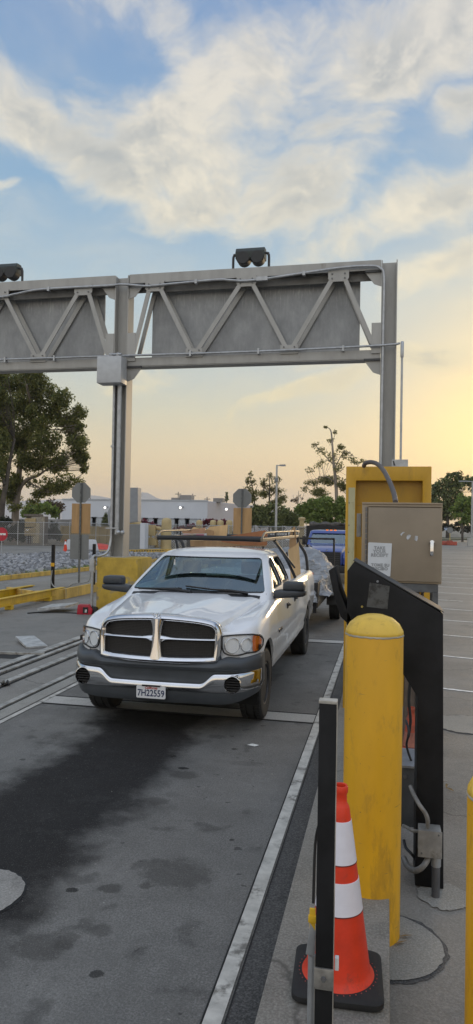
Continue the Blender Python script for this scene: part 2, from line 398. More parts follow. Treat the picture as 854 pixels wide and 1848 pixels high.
# ================================================================= GANTRY
m_gal=pm('grey_painted_steel',(.37,.36,.338),.5,.25,var=.12,scale=2.2,fine=30,bmp=.08,dirt=((.27,.25,.22),.60),streak=(1.6,1.6,.4))
m_gal2=pm('galvanised_steel',(.42,.43,.44),.42,.6,var=.18,scale=9,fine=40,bmp=.05)
m_darkst=pm('dark_bracket',(.06,.06,.06),.6)
m_bolt=pm('bolt_steel',(.15,.15,.15),.5,.6)
def panelmat():
    m,nt,b=nodes('ribbed_sign_back'); v=coords(nt)
    n=noise(nt,v,2,6,.7,(1.5,1,.8)); s=nt.nodes.new('ShaderNodeSeparateXYZ'); nt.links.new(v,s.inputs[0])
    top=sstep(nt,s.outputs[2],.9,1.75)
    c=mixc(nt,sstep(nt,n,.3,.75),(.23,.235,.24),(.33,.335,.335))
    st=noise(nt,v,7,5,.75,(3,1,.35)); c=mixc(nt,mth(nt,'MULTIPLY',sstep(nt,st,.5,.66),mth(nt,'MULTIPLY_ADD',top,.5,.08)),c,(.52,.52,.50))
    nt.links.new(c,b.inputs['Base Color']); b.inputs['Roughness'].default_value=.5; b.inputs['Metallic'].default_value=.35
    bump(nt,b,noise(nt,v,5,4),.06,.01)
    return m
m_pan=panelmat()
GY=16.0
G=thing('gantry','grey steel truss gantry spanning the lanes on two columns with yellow concrete bases','gantry',(-6.24,GY,0))
def gp(x,y,z): return Vector((x+6.24,y-GY,z))
def gbox(b,x0,x1,y0,y1,z0,z1): box(b,x0+6.24,x1+6.24,y0-GY,y1-GY,z0,z1)
# columns (I section)
for cx,z0 in ((-6.24,1.30),(-.02,.0)):
    b=B()
    gbox(b,cx-.17,cx-.148,GY-.19,GY+.19,z0,8.0); gbox(b,cx+.148,cx+.17,GY-.19,GY+.19,z0,8.0); gbox(b,cx-.147,cx+.147,GY-.01,GY+.01,z0,8.0)
    gbox(b,cx-.25,cx+.25,GY-.27,GY+.27,z0-.001,z0+.03)
    obj('column',b,m_gal,G,0)
b=B(); gbox(b,-6.60,-5.59,GY-.5,GY+.5,0,1.31)
m_yb=pm('worn_yellow_concrete',(.50,.33,.045),.75,var=.25,scale=3.5,fine=45,bmp=.35,dirt=((.25,.21,.14),.53),streak=(1,1,.8))
obj('column_base',b,m_yb,G,25,bevel=.03)
b=B(); gbox(b,-.5,.46,GY-.5,GY+.5,-.16,1.2); obj('column_base',b,m_yb,G,25,bevel=.03)
spans=((-12.46,-6.42,'l'),(-6.06,-.20,'r'))
for x0,x1,s in spans:
    b=B()   # top chord: channel facing the viewer, bottom chord
    gbox(b,x0,x1,GY-.17,GY-.155,7.80,8.02); gbox(b,x0,x1,GY-.155,GY+.17,8.0,8.02); gbox(b,x0,x1,GY+.155,GY+.17,7.80,7.999)
    obj('top_chord',b,m_gal,G,0)
    b=B(); gbox(b,x0,x1,GY-.17,GY-.155,5.84,6.03); gbox(b,x0,x1,GY-.155,GY+.17,5.82,5.84); gbox(b,x0,x1,GY+.155,GY+.17,5.841,6.03)
    obj('bottom_chord',b,m_gal,G,0)
    b=B(); gbox(b,x0,x1,GY+.0,GY+.012,7.62,7.81); obj('web_plate',b,pm('weathered_web',(.17,.165,.155),.6,.2,scale=4),G,0)
    # lattice: gussets top at u, bottom between
    L=x1-x0
    tops=[x0+L*t for t in (.055,.36,.66,.94)] if s=='r' else [x0+L*t for t in (.07,.37,.67,.91)]
    if s=='r': tops=[-5.42,-3.22,-1.13]; bots=[-6.0,-4.43,-2.21,-.28]
    else: tops=[-11.7,-9.42,-7.22]; bots=[-12.4,-10.6,-8.36,-6.5]
    for k in range(len(tops)):
        for bb,sg in ((bots[k],-1),(bots[k+1],1)):
            b=B(); bar(b,gp(tops[k]+sg*.13,GY-.185,7.66),gp(bb-sg*.09,GY-.185,6.17),.03,.10,up=(1,0,.7)); obj('lattice_brace',b,m_gal,G,0)
            b=B(); bar(b,gp(tops[k]+sg*.13,GY+.185,7.66),gp(bb-sg*.09,GY+.185,6.17),.03,.10,up=(1,0,.7)); obj('lattice_brace',b,m_gal,G,0)
        b=B(); prism(b,[gp(tops[k]-.23,GY-.205,7.83),gp(tops[k]+.23,GY-.205,7.83),gp(tops[k]+.23,GY-.205,7.65),gp(tops[k]+.17,GY-.205,7.58),gp(tops[k]-.17,GY-.205,7.58),gp(tops[k]-.23,GY-.205,7.65)],(0,.03,0))
        g_=obj('gusset_plate',b,m_gal,G,0)
        for dx in (-.14,.14):
            for dz in (7.65,7.75):
                b=B(); lathe(b,[(.018,-.02),(.018,0)],gp(tops[k]+dx,GY-.205,dz),'y',8); obj('bolt',b,m_bolt,g_,0)
    for q in bots[1:-1]:
        b=B(); gbox(b,q-.2,q+.2,GY-.205,GY-.175,6.0,6.20); g_=obj('gusset_plate',b,m_gal,G,0)
        for dx in (-.12,.12):
            b=B(); lathe(b,[(.018,-.02),(.018,0)],gp(q+dx,GY-.205,6.15),'y',8); obj('bolt',b,m_bolt,g_,0)
    # knee brackets at columns
for cx,sg in ((-6.24,-1),(-6.24,1),(-.02,-1)):
    for zz,up in ((7.80,-1),(5.84,-1)):
        b=B(); e=cx+sg*.172
        prism(b,[gp(e,GY-.15,zz),gp(e+sg*.36,GY-.15,zz),gp(e+sg*.36,GY-.15,zz-.03),gp(e+sg*.16,GY-.15,zz-.30),gp(e,GY-.15,zz-.36)],(0,.02,0)); br=obj('knee_bracket',b,m_gal,G,0)
        b=B(); gbox(b,*sorted((e,e+sg*.36)),GY-.2,GY-.151,zz-.05,zz-.004); obj('angle_cleat',b,m_darkst,br,0)
    b=B(); e=cx+sg*.172; gbox(b,*sorted((e,e+sg*.2)),GY-.205,GY-.18,5.95,6.62); obj('end_plate',b,m_gal,G,0)
# sign backs mounted on the far side
for x0,x1,lab in ((-5.60,-.665,'r'),(-12.4,-6.83,'l')):
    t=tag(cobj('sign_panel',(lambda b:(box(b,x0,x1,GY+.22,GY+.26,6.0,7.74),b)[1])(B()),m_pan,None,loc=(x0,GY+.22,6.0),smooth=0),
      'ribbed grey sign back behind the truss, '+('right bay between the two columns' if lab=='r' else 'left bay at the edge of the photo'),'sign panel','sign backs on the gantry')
# conduits on the truss
def conduit(name,pts,r,lab,mat=m_gal2,loc=None,parent=None,k=5):
    b=B(); tube(b,smoothpath(pts,k),r,8)
    if parent: return obj(name,b,mat,parent,60)
    return tag(cobj(name,b,mat,None,loc=loc or pts[0],smooth=60),lab,'conduit')
t=conduit('conduit',[(-12.4,GY-.24,7.60),(-9.6,GY-.24,7.62),(-9.0,GY-.24,7.68),(-8.3,GY-.24,7.76),(-6.6,GY-.24,7.76),(-6.2,GY-.27,7.76),(-5.6,GY-.24,7.70),(-5.0,GY-.24,7.72),(-3.9,GY-.24,7.755),(-3.6,GY-.24,7.73),(-3.0,GY-.24,7.70),(-1.2,GY-.24,7.86),(-.45,GY-.24,7.87),(-.22,GY-.24,7.80),(-.14,GY-.24,7.6),(-.14,GY-.24,6.6),(-.15,GY-.24,3.6),(-.15,GY-.24,1.2)],.028,'bent grey conduit running under the top beam and down the right column')
for x,z in ((-8.1,7.76),(-4.4,7.74),(-1.9,7.79)):
    b=B(); box(b,x-.03-t.location.x,x+.03-t.location.x,-.035,.06,z-.05-t.location.z,z+.05-t.location.z); obj('clamp',b,m_gal2,t,0)
b=B(); box(b,-2.98-t.location.x,-2.72-t.location.x,-.045,.035,7.67-t.location.z,7.76-t.location.z); obj('conduit_body',b,m_gal2,t,0)
t=conduit('conduit',[(-12.4,GY-.26,6.08),(-6.6,GY-.26,6.07),(-6.55,GY-.26,6.07),(-3,GY-.26,6.06),(-.2,GY-.26,6.10),(.22,GY-.26,6.14)],.026,'straight grey conduit along the bottom beam ending in an elbow past the right column',k=3)
for x in (-9.2,-7.9,-4.5,-2.9,-1.0):
    b=B(); box(b,x-.02-t.location.x,x+.02-t.location.x,-.035,.08,6.0-t.location.z,6.13-t.location.z); obj('clamp',b,m_gal2,t,0)
t=thing('drop_conduit','thin grey conduit dropping from an elbow to a small box right of the column','conduit',(.27,GY-.26,3.5))
b=B(); tube(b,[(0,0,-2.3),(0,0,2.62)],.024,8); obj('pipe',b,m_gal2,t,60)
b=B(); lathe(b,[(.03,-.30),(.036,-.28),(.036,.04),(.02,.055)],(0,0,2.62)); obj('elbow',b,m_gal2,t,60)
t=thing('junction_box','small grey junction box beside the right gantry column, behind the yellow frame','junction box',(.25,GY-.45,3.42))
b=B(); box(b,-.17,.17,-.06,.08,0,.16); obj('case',b,m_gal2,t,0,bevel=.006)
b=B(); prism(b,[(-.13,-.061,.03),(-.09,-.061,.03),(-.12,-.061,.13),(-.15,-.061,.13)],(0,-.002,0)); obj('sticker',b,pm('sticker_dark',(.05,.05,.05),.5),t,0)
b=B(); tube(b,[(0,.02,0),(0,.02,-2.25)],.03,8); obj('stand_pipe',b,m_gal2,t,60)
# box on left column + conduits down the column
t=thing('junction_box','pale grey metal box on the left gantry column just under the beam','junction box',(-6.36,GY-.40,5.37))
b=B(); box(b,-.30,.30,-.19,.19,0,.62); obj('case',b,pm('pale_grey_box',(.46,.47,.48),.45,.2,var=.08),t,25,bevel=.015)
b=B(); 
for dx in (.02,.18): lathe(b,[(.045,0),(.05,.02),(.05,.07),(.03,.09)],(dx,-.1,.62),'z',10)
tube(b,[(-.02,-.12,.67),(.28,-.12,.67)],.03,8); obj('cable_gland',b,m_gal2,t,40)
t=thing('column_conduit','grey conduit bundle running down the left gantry column onto the yellow base','conduit',(-6.24,GY-.24,1.3))
b=B(); tube(b,[(.02,0,4.2),(.02,0,.62),(.02,0,.55)],.055,10); obj('pipe',b,m_gal2,t,60)
b=B(); tube(b,smoothpath([(-.12,0,4.1),(-.12,0,.9),(-.13,-.02,.35),(-.18,-.1,.12),(-.33,-.2,.04),(-.42,-.3,.04),(-.43,-.32,-.15),(-.44,-.32,-1.28)],5),.032,8); obj('pipe',b,m_gal2,t,60)
b=B(); box(b,-.24,.02,-.07,.03,.68,.71); box(b,-.16,-.08,-.05,.03,2.6,2.65); obj('strap',b,m_gal2,t,0)
b=B(); 
for dx in (.08,.19): 
    bmesh.ops.create_icosphere(b,subdivisions=2,radius=.055,matrix=Matrix.Translation((dx,-.07,.60)))
obj('fitting',b,m_gal2,t,60)
b=B(); box(b,-.50,-.38,-.36,-.30,-.32,-.02); obj('outlet_box',b,m_gal2,t,0,bevel=.006)
# back panels by the column
b=B(); P=[(249,880),(249,941),(196,948),(194,925),(207,898),(212,880)]
pts=[at(x,y,GY+.9) for x,y in P]; prism(b,pts,(0,.25,0))
tag(cobj('equipment_cabinet',b,pm('cabinet_grey',(.33,.35,.38),.5,.1,var=.08),None,loc=pts[1],smooth=0),'flat pale grey cabinet panel fixed behind the left gantry column','cabinet')
# flood lamps / cameras on top
def toplamp(x,lab):
    t=thing('flood_lamp',lab,'lamp',(x,GY,8.02),0,'flood lamps on top of the gantry')
    b=B(); tube(b,smoothpath([(-.42,0,-.02),(-.42,0,.28),(-.40,0,.35),(-.33,0,.38),(.33,0,.38),(.40,0,.35),(.42,0,.28),(.42,0,-.02)],4),.03,8); obj('bracket',b,m_darkst,t,60)
    h=B(); secs=[]
    for xx in (-.34,.34):
        secs.append([Vector((xx,.16*c,.36+.13*s)) for c,s in ((-1,-1),(-1.05,.2),(-.7,.9),(.5,1.0),(1,.3),(.9,-1))])
    loft(h,secs); hd=obj('housing',h,pm('lamp_green_black',(.03,.038,.034),.45,.1,var=.4,scale=12,dirt=((.2,.2,.19),.66)),t,0,bevel=.015)
    for dx in (-.16,.17):
        b=B(); lathe(b,[(.14,-.17),(.16,-.15),(.16,.06),(.08,.12)],(dx,0,.25),'y',20); obj('lens_hood',b,pm('lamp_black',(.02,.02,.02),.5),hd,40)
    return t
toplamp(-3.16,'black twin flood lamp on a hoop bracket above the right gantry bay')
toplamp(-9.36,'black twin flood lamp cut by the left edge, above the left gantry bay')

# ================================================================= WHITE PICKUP
def whitepaint():
    m,nt,b=nodes('white_car_paint'); v=coords(nt); s_=nt.nodes.new('ShaderNodeSeparateXYZ'); nt.links.new(v,s_.inputs[0])
    n=noise(nt,v,3,6,.7); n2=noise(nt,v,26,4,.7,(1,1,.4)); lowz=mth(nt,'SUBTRACT',1,sstep(nt,mth(nt,'MULTIPLY_ADD',n,.5,s_.outputs[2]),.62,1.15))
    c=mixc(nt,mth(nt,'MULTIPLY',lowz,mth(nt,'MULTIPLY_ADD',n2,.7,.15)),(.80,.81,.83),(.36,.32,.27))
    c=mixc(nt,mth(nt,'MULTIPLY',sstep(nt,n,.5,.75),.05),c,(.5,.47,.42)); nt.links.new(c,b.inputs['Base Color'])
    b.inputs['Roughness'].default_value=.42; b.inputs['Coat Weight'].default_value=1; b.inputs['Coat Roughness'].default_value=.05; return m
m_white=whitepaint()
m_chrome=pm('chrome',(.66,.66,.67),.03,1.0,var=.05,scale=3,bmp=0)
m_plast=pm('grey_bumper_plastic',(.055,.062,.070),.48,var=.15,scale=4,bmp=.10,fine=220,bdist=.002)
m_plast2=pm('dark_mirror_plastic',(.040,.045,.052),.40,var=.12,bmp=.05,fine=200)
m_black=pm('black_trim',(.012,.012,.013),.5,bmp=.05)
m_inner=pm('black_wheel_well',(.010,.010,.010),.9)
m_rub=pm('tyre_rubber',(.022,.022,.022),.75,var=.3,scale=8,bmp=.2,fine=90)
m_rim=pm('dark_rim',(.06,.06,.065),.42,.7,var=.3,scale=9)
m_glass=glassm('windshield_glass',(.52,.72,.72),.20,gc=(.80,.93,1.0))
m_sglass=glassm('tinted_side_glass',(.20,.25,.25),.04,top=.35)
m_seat=pm('seat_fabric',(.05,.053,.06),.85)
TX,TY=-2.27,6.87
T=thing('pickup_truck','white crew cab pickup truck with chrome crosshair grille, licence plate 7H22559 and a ladder rack','pickup truck',(TX,TY,0))
def interp(tab,y):
    if y<=tab[0][0]: return tab[0][1:]
    for a,b_ in zip(tab,tab[1:]):
        if y<=b_[0]:
            t=(y-a[0])/(b_[0]-a[0]); return tuple(a[i]+(b_[i]-a[i])*t for i in range(1,len(a)))
    return tab[-1][1:]
def smooth_tab(tab,y,h=.05):
    n=5; r=[interp(tab,y+h*(k-2)/2) for k in range(n)]; w=(1,2,3,2,1)
    return tuple(sum(w[k]*r[k][i] for k in range(n))/9 for i in range(len(r[0])))
#      y    W    zb   zsh   xv    zv    xh   zh    zc
TAB=[(.17,.70,.72,1.050,.640,1.08,.605,1.14,1.205),
     (.22,.80,.64,1.035,.650,1.075,.615,1.15,1.210),
     (.30,.905,.56,1.045,.66,1.085,.63,1.16,1.218),
     (.42,.975,.50,1.085,.69,1.11,.66,1.175,1.230),
     (.60,.998,.46,1.135,.72,1.14,.69,1.19,1.245),
     (.95,1.008,.44,1.180,.77,1.175,.74,1.22,1.275),
     (1.30,1.002,.42,1.215,.82,1.21,.79,1.255,1.305),
     (1.48,1.0,.42,1.235,.85,1.235,.82,1.27,1.305),
     (1.60,1.0,.42,1.25,.86,1.255,.83,1.262,1.268),
     (2.5,1.0,.42,1.29,.86,1.292,.83,1.293,1.295),
     (3.5,1.0,.43,1.32,.86,1.322,.83,1.323,1.325),
     (4.3,1.0,.45,1.33,.865,1.332,.83,1.333,1.335),
     (4.98,1.02,.45,1.335,.875,1.337,.83,1.338,1.34),
     (5.6,1.0,.48,1.335,.865,1.337,.83,1.338,1.34),
     (6.10,.985,.52,1.335,.85,1.337,.83,1.338,1.34),
     (6.16,.95,.55,1.32,.82,1.327,.83,1.328,1.33)]
def section(y):
    W,zb,zs,xv,zv,xh,zh,zc=smooth_tab(TAB,y) if .18<y<6.05 else interp(TAB,y)
    dz=zs-zb
    half=[(0,zb),(.7*W,zb),(.93*W,zb+.01),(.97*W,zb+.05),(.985*W,zb+.13),(.975*W,zb+.165),(.998*W,zb+.26*dz+.05),(W,zb+.5*dz),(1.0*W,zs-.34*dz*.9),(.992*W,zs-.22*dz),(.985*W,zs-.12),
          (.975*W,zs-.075),(.955*W,zs-.035),(.925*W,zs-.010),(.895*W,zs),(.895*W*.5+(xv+.01)*.5,zs+.002),(xv+.01,zv),(xv-.012,zv-.006),(xh,zh-.022),(xh-.035,zh),(xh-.10,zh+(zc-zh)*.30),(xh*.60,zh+(zc-zh)*.55),(xh*.52,zh+(zc-zh)*1.0),(xh*.25,zc+.002),(0,zc)]
    r=[Vector((x,y,z)) for x,z in half]
    return r+[Vector((-p.x,p.y,p.z)) for p in r[-2:0:-1]]
ys=[.17,.20,.23,.26,.30,.36,.42,.5,.6,.72,.85,.95,1.1,1.25,1.35,1.42,1.48,1.54,1.60,1.7,1.9,2.2,2.6,3.0,3.4,3.6,3.9,4.2,4.5,4.75,4.98,5.2,5.5,5.8,6.0,6.10,6.16]
bm=B(); loft(bm,[section(y) for y in ys])
cut=[]
for yy,rr in ((.93,.485),(4.98,.50)):
    for s in (-1,1):
        c=B(); lathe(c,[(rr-.02,s*.62),(rr,s*.95),(rr,s*1.2)] if s>0 else [(rr,-1.2),(rr,-.95),(rr-.02,-.62)],(0,yy,.40),'x',48); cut.append(c)
c=B(); box(c,-.86,.86,3.66,6.06,.80,1.6); cut.append(c)          # bed cavity
c=B(); box(c,-.80,.80,1.62,3.32,.62,1.6); cut.append(c)          # cab cavity
c=B(); box(c,-1.2,1.2,3.500,3.515,.40,1.6); 
cut.append(c)
for s in (-1,1):
    c=B()
    for y in (1.56,2.66,3.42):
        box(c,*sorted((s*.972,s*1.1)),y,y+.009,.50,1.6)
    cut.append(c)
    c=B(); a,b_=sorted((s*.96,s*1.1)); box(c,a,b_,1.56,3.42,.50,.508); cut.append(c)
body=boolean(bm,cut,'body',m_white,T,32)
# wheel liners
for yy in (.93,4.98):
    for s in (-1,1):
        b=B(); secs=[]
        for x in (s*.625,s*.97):
            secs.append([Vector((x,yy+.478*math.cos(a),.40+.478*math.sin(a))) for a in [PI*(k/24)*1.2-.1*PI for k in range(25)]])
        loft(b,secs,False,False)
        b.faces.new([b.verts.new(p+Vector((s*.004,0,0))) for p in secs[0]]); obj('wheel_arch_liner',b,m_inner,T,60)
b=B(); box(b,-.62,.62,.35,6.0,.38,.60); obj('chassis',b,m_inner,T,0)
b=B(); box(b,-.9,.9,4.78,5.18,.30,.42); lathe(b,[(.0,-.8),(.06,-.8),(.06,-.18),(.16,-.1),(.16,.1),(.06,.18),(.06,.8),(0,.8)],(0,4.98,.385),'x',14); obj('rear_axle',b,m_inner,T,0)
# hood cap lip and cowl
# greenhouse -------------------------------------------------------------
def gh(z):  # half width, y front centre, y rear, bow
    return smooth_tab([(1.20,.935,1.18,3.47,.24),(1.27,.925,1.31,3.47,.24),(1.40,.885,1.55,3.47,.22),(1.55,.820,1.86,3.45,.20),(1.68,.755,2.13,3.42,.18),(1.73,.725,2.24,3.39,.17),(1.765,.680,2.34,3.34,.16),(1.79,.60,2.45,3.25,.14),(1.81,.46,2.62,3.08,.1),(1.82,.25,2.78,2.95,.05)],z,.02)
def outline(z,inset=0):
    w,yf,yr,bow=gh(z); w-=inset; yf+=inset; yr-=inset; P=[]
    for t in (0,.2,.4,.6,.75,.86,.93): P.append((t*w,yf+bow*(t**2.6)))
    yc=yf+bow*(.93**2.6)
    P+= [(.97*w,yc+.045),(.992*w,yc+.11),(w,yc+.2)]
    for t in (.2,.4,.6,.8): P.append((w*(1-.012*t*t),yc+.2+(yr-.12-yc-.2)*t))
    P+= [(.985*w,yr-.10),(.96*w,yr-.04),(.90*w,yr-.01),(.6*w,yr),(0,yr)]
    r=[Vector((x,y,z)) for x,y in P]
    return r+[Vector((-p.x,p.y,p.z)) for p in r[-2:0:-1]]
bm=B(); zs=[1.21,1.27,1.33,1.40,1.48,1.55,1.62,1.68,1.71,1.735,1.755,1.772,1.782,1.79,1.80,1.81,1.82]
ring0=outline(1.79); rings=[outline(z) for z in zs[:-3]]
for q in (.93,.84,.72,.58,.42,.26,.1): rings.append([Vector((p.x*q,2.86+(p.y-2.86)*q,1.79+.030*(1-q*q))) for p in ring0])
R=loft(bm,rings,True,False); bm.faces.new(R[-1])
def xz_prism(poly,y0,y1):
    c=B(); prism(c,[(x,y0,z) for x,z in poly],(0,y1-y0,0)); return c
def roundpoly(P,r,n=4):
    out=[]; m=len(P)
    for i in range(m):
        p=Vector(P[i]).to_2d(); a=(Vector(P[i-1]).to_2d()-p); b_=(Vector(P[(i+1)%m]).to_2d()-p)
        ra=min(r,a.length*.45,b_.length*.45); A=p+a.normalized()*ra; C=p+b_.normalized()*ra
        for k in range(n+1):
            t=k/n; out.append(((1-t)**2*A+2*t*(1-t)*p+t*t*C).to_tuple())
    return out
WS=[(-.845,1.315),(.845,1.315),(.668,1.705),(-.668,1.705)]
ws_c=xz_prism(roundpoly(WS,.05),.9,2.62)
FW=[(1.86,1.345),(2.60,1.352),(2.60,1.690),(2.46,1.690),(2.34,1.655)]
RW=[(2.71,1.355),(3.30,1.375),(3.26,1.60),(3.20,1.690),(2.71,1.690)]
sw=[]
for P in (FW,RW):
    for s in (-1,1):
        c=B(); prism(c,[(s*.5,y,z) for y,z in roundpoly(P,.05)],(s*.7,0,0)); sw.append(c)
rw_c=xz_prism(roundpoly([(-.62,1.38),(.62,1.38),(.56,1.66),(-.56,1.66)],.06),3.2,3.7)
cabin=boolean(bm,[ws_c]+sw+[rw_c],'cab_roof',m_white,T,32,solid=.045)
# windshield black border + glass following the same surface
def front_patch(poly_rows,off):
    b=B(); rows=[]
    for z,hw in poly_rows:
        w,yf,yr,bow=gh(z); w-=off; yf+=off; row=[]
        for k in range(17):
            x=hw*(2*k/16-1); t=min(.93,abs(x)/w); row.append(b.verts.new((x,yf+bow*t**2.6,z)))
        rows.append(row)
    for i in range(len(rows)-1):
        for k in range(16): b.faces.new((rows[i][k],rows[i][k+1],rows[i+1][k+1],rows[i+1][k]))
    return b
nz=[1.30+(1.725-1.30)*k/10 for k in range(11)]
wf=lambda z: .852-(z-1.315)*(.852-.675)/.39
obj('windshield',front_patch([(z,wf(z)) for z in nz],.018),m_glass,T,60)
# black frit frame
bmf=front_patch([(z,wf(z)+.004) for z in [1.30+(1.725-1.30)*k/40 for k in range(41)]],.010)
rem=[f for f in bmf.faces if (lambda c:abs(c.x)<wf(c.z)-.032 and 1.335<c.z<1.69)(f.calc_center_median())]
b=bmf
bmesh.ops.delete(b,geom=rem,context='FACES'); 
obj('windshield_trim',b,m_black,T,60)
for s in (-1,1):
    for P,nm in ((FW,'side_window'),(RW,'side_window')):
        b=B(); vs=[]
        for y,z in roundpoly([(y+(y-2.58)*.03,z+(z-1.5)*.05) for y,z in P],.05): vs.append(b.verts.new((s*(gh(z)[0]-.028),y,z)))
        b.faces.new(vs); obj(nm,b,m_sglass,T,0)
        b=B(); ring=[Vector((s*(gh(z)[0]-.008),y,z)) for y,z in roundpoly(P,.05)]; ring.append(ring[0]); tube(b,ring,.011,6); obj('window_seal',b,m_black,T,60)
b=B(); b.faces.new([b.verts.new((x,3.43-.012*(z-1.38)*5,z)) for x,z in ((-.64,1.37),(.64,1.37),(.58,1.67),(-.58,1.67))]); obj('rear_window',b,m_sglass,T,0)
# interior
b=B(); secs=[]
for x in (-.80,-.4,0,.4,.80):
    secs.append([Vector((x,1.50,1.20)),Vector((x,1.55,1.285)),Vector((x,1.85,1.30)),Vector((x,1.98,1.25)),Vector((x,2.0,.9)),Vector((x,1.5,.9))])
loft(b,secs); obj('dashboard',b,m_black,T,50)
for x in (-.42,.42):
    b=B(); prism(b,[(x-.24,2.62,.75),(x-.25,2.72,1.15),(x-.20,2.78,1.42),(x+.20,2.78,1.42),(x+.25,2.72,1.15),(x+.24,2.62,.75)],(0,.13,.02)); st=obj('seat',b,m_seat,T,40,bevel=.03)
    b=B(); box(b,x-.24,x+.24,2.15,2.70,.68,.86); obj('seat_cushion',b,m_seat,st,40,bevel=.03)
    b=B(); box(b,x-.13,x+.13,2.79,2.88,1.45,1.62); obj('headrest',b,m_seat,st,40,bevel=.03)
b=B(); box(b,-.7,.7,3.18,3.30,.8,1.38); obj('rear_bench',b,m_seat,T,40,bevel=.03)
b=B(); M=Matrix.Translation((.40,2.13,1.27))@Matrix.Rotation(math.radians(68),4,'X')
tube(b,[M@Vector((.19*math.cos(2*PI*k/24),.19*math.sin(2*PI*k/24),0)) for k in range(25)],.014,8); bar(b,M@Vector((-.18,0,0)),M@Vector((.18,0,0)),.04,.02); obj('steering_wheel',b,m_black,T,60)
b=B(); box(b,-.13,.13,2.27,2.30,1.60,1.66); obj('rear_view_mirror',b,m_black,T,40,bevel=.01)
b=B(); M=Matrix.Translation((-.40,1.70,1.42)); box(b,-.43,-.41,1.98,1.99,1.60,1.67); obj('toll_tag',b,m_paint,T,0)
# wipers + cowl
b=B(); secs=[]
for k in range(13):
    x=-.80+1.6*k/12; t=abs(x)/.86; y=gh(1.31)[1]+gh(1.31)[3]*t**2.6
    secs.append([Vector((x,y-.14,1.262+.02*(1-t))),Vector((x,y+.02,1.318)),Vector((x,y+.03,1.25))])
loft(b,secs); obj('cowl',b,m_black,T,60)
def wip(x0,x1,z0,z1,piv):
    b=B(); pts=[]
    for k in range(9):
        t=k/8; x=x0+(x1-x0)*t; z=z0+(z1-z0)*t; w,yf,yr,bow=gh(z); pts.append((x,yf+bow*(abs(x)/w)**2.6-.020,z))
    tube(b,pts,.011,6); mid=pts[4]; px,pz=piv; w,yf,yr,bow=gh(pz); p=(px,yf+bow*(abs(px)/w)**2.6-.05,pz)
    tube(b,[p,((p[0]+mid[0])/2,(p[1]+mid[1])/2-.02,(p[2]+mid[2])/2+.012),(mid[0],mid[1]-.02,mid[2])],[.022,.015,.010],6)
    obj('wiper',b,m_black,T,60)
wip(-.74,-.16,1.325,1.350,(-.02,1.320)); wip(-.12,.52,1.375,1.328,(.66,1.318))
# ---- nose curve
def ynose(x):
    x=abs(x); t=[(0,.035),(.3,.05),(.5,.075),(.64,.11),(.70,.16),(.80,.22),(.905,.30),(.96,.38),(.99,.48),(1.0,.6)]
    for (a,ya),(b_,yb) in zip(t,t[1:]):
        if x<=b_: return ya+(yb-ya)*(x-a)/(b_-a)
    return .6
# grille
GP=[(-.632,.79),(-.60,.752),(-.4,.742),(0,.738),(.4,.742),(.60,.752),(.632,.79),(.640,.95),(.628,1.06),(.595,1.115),(.53,1.147),(.35,1.175),(0,1.192),(-.35,1.175),(-.53,1.147),(-.595,1.115),(-.628,1.06),(-.640,.95)]
def gpt(x,z,o=0): return Vector((x,.0+.10*(abs(x)/.64)**2.2+(z-.74)*.10+o,z))
def ringpath(P,n=6):
    pts=[Vector((p[0],0,p[1])) for p in P]; out=[]
    m=len(pts)
    for i in range(m):
        p0,p1,p2,p3=pts[i-1],pts[i],pts[(i+1)%m],pts[(i+2)%m]
        for j in range(n):
            t=j/n; out.append(.5*((2*p1)+(p2-p0)*t+(2*p0-5*p1+4*p2-p3)*t*t+(3*p1-p0-3*p2+p3)*t**3))
    return out
gout=ringpath(GP)
cen=Vector((0,0,.965))
b=B(); secs=[]
for i,p in enumerate(gout):
    d=(p-cen); nrm=Vector((gout[(i+1)%len(gout)].z-gout[i-1].z,0,-(gout[(i+1)%len(gout)].x-gout[i-1].x))).normalized()
    if nrm.dot(d)<0: nrm=-nrm
    sec=[]
    thick=.060 if p.z<1.03 else .052
    for u,o in ((.018,.07),(.016,.01),(.0,-.028),(-.018,-.036),(-.040,-.022),(-.055,.008),(-.058,.06)):
        q=p+nrm*u*(thick/.055); sec.append(gpt(q.x,q.z,o))
    secs.append(sec)
secs.append(secs[0])
loft(b,secs,closed=False,cap=False); bmesh.ops.remove_doubles(b,verts=b.verts,dist=1e-5)
gr_=obj('grille_frame',b,m_chrome,T,50)
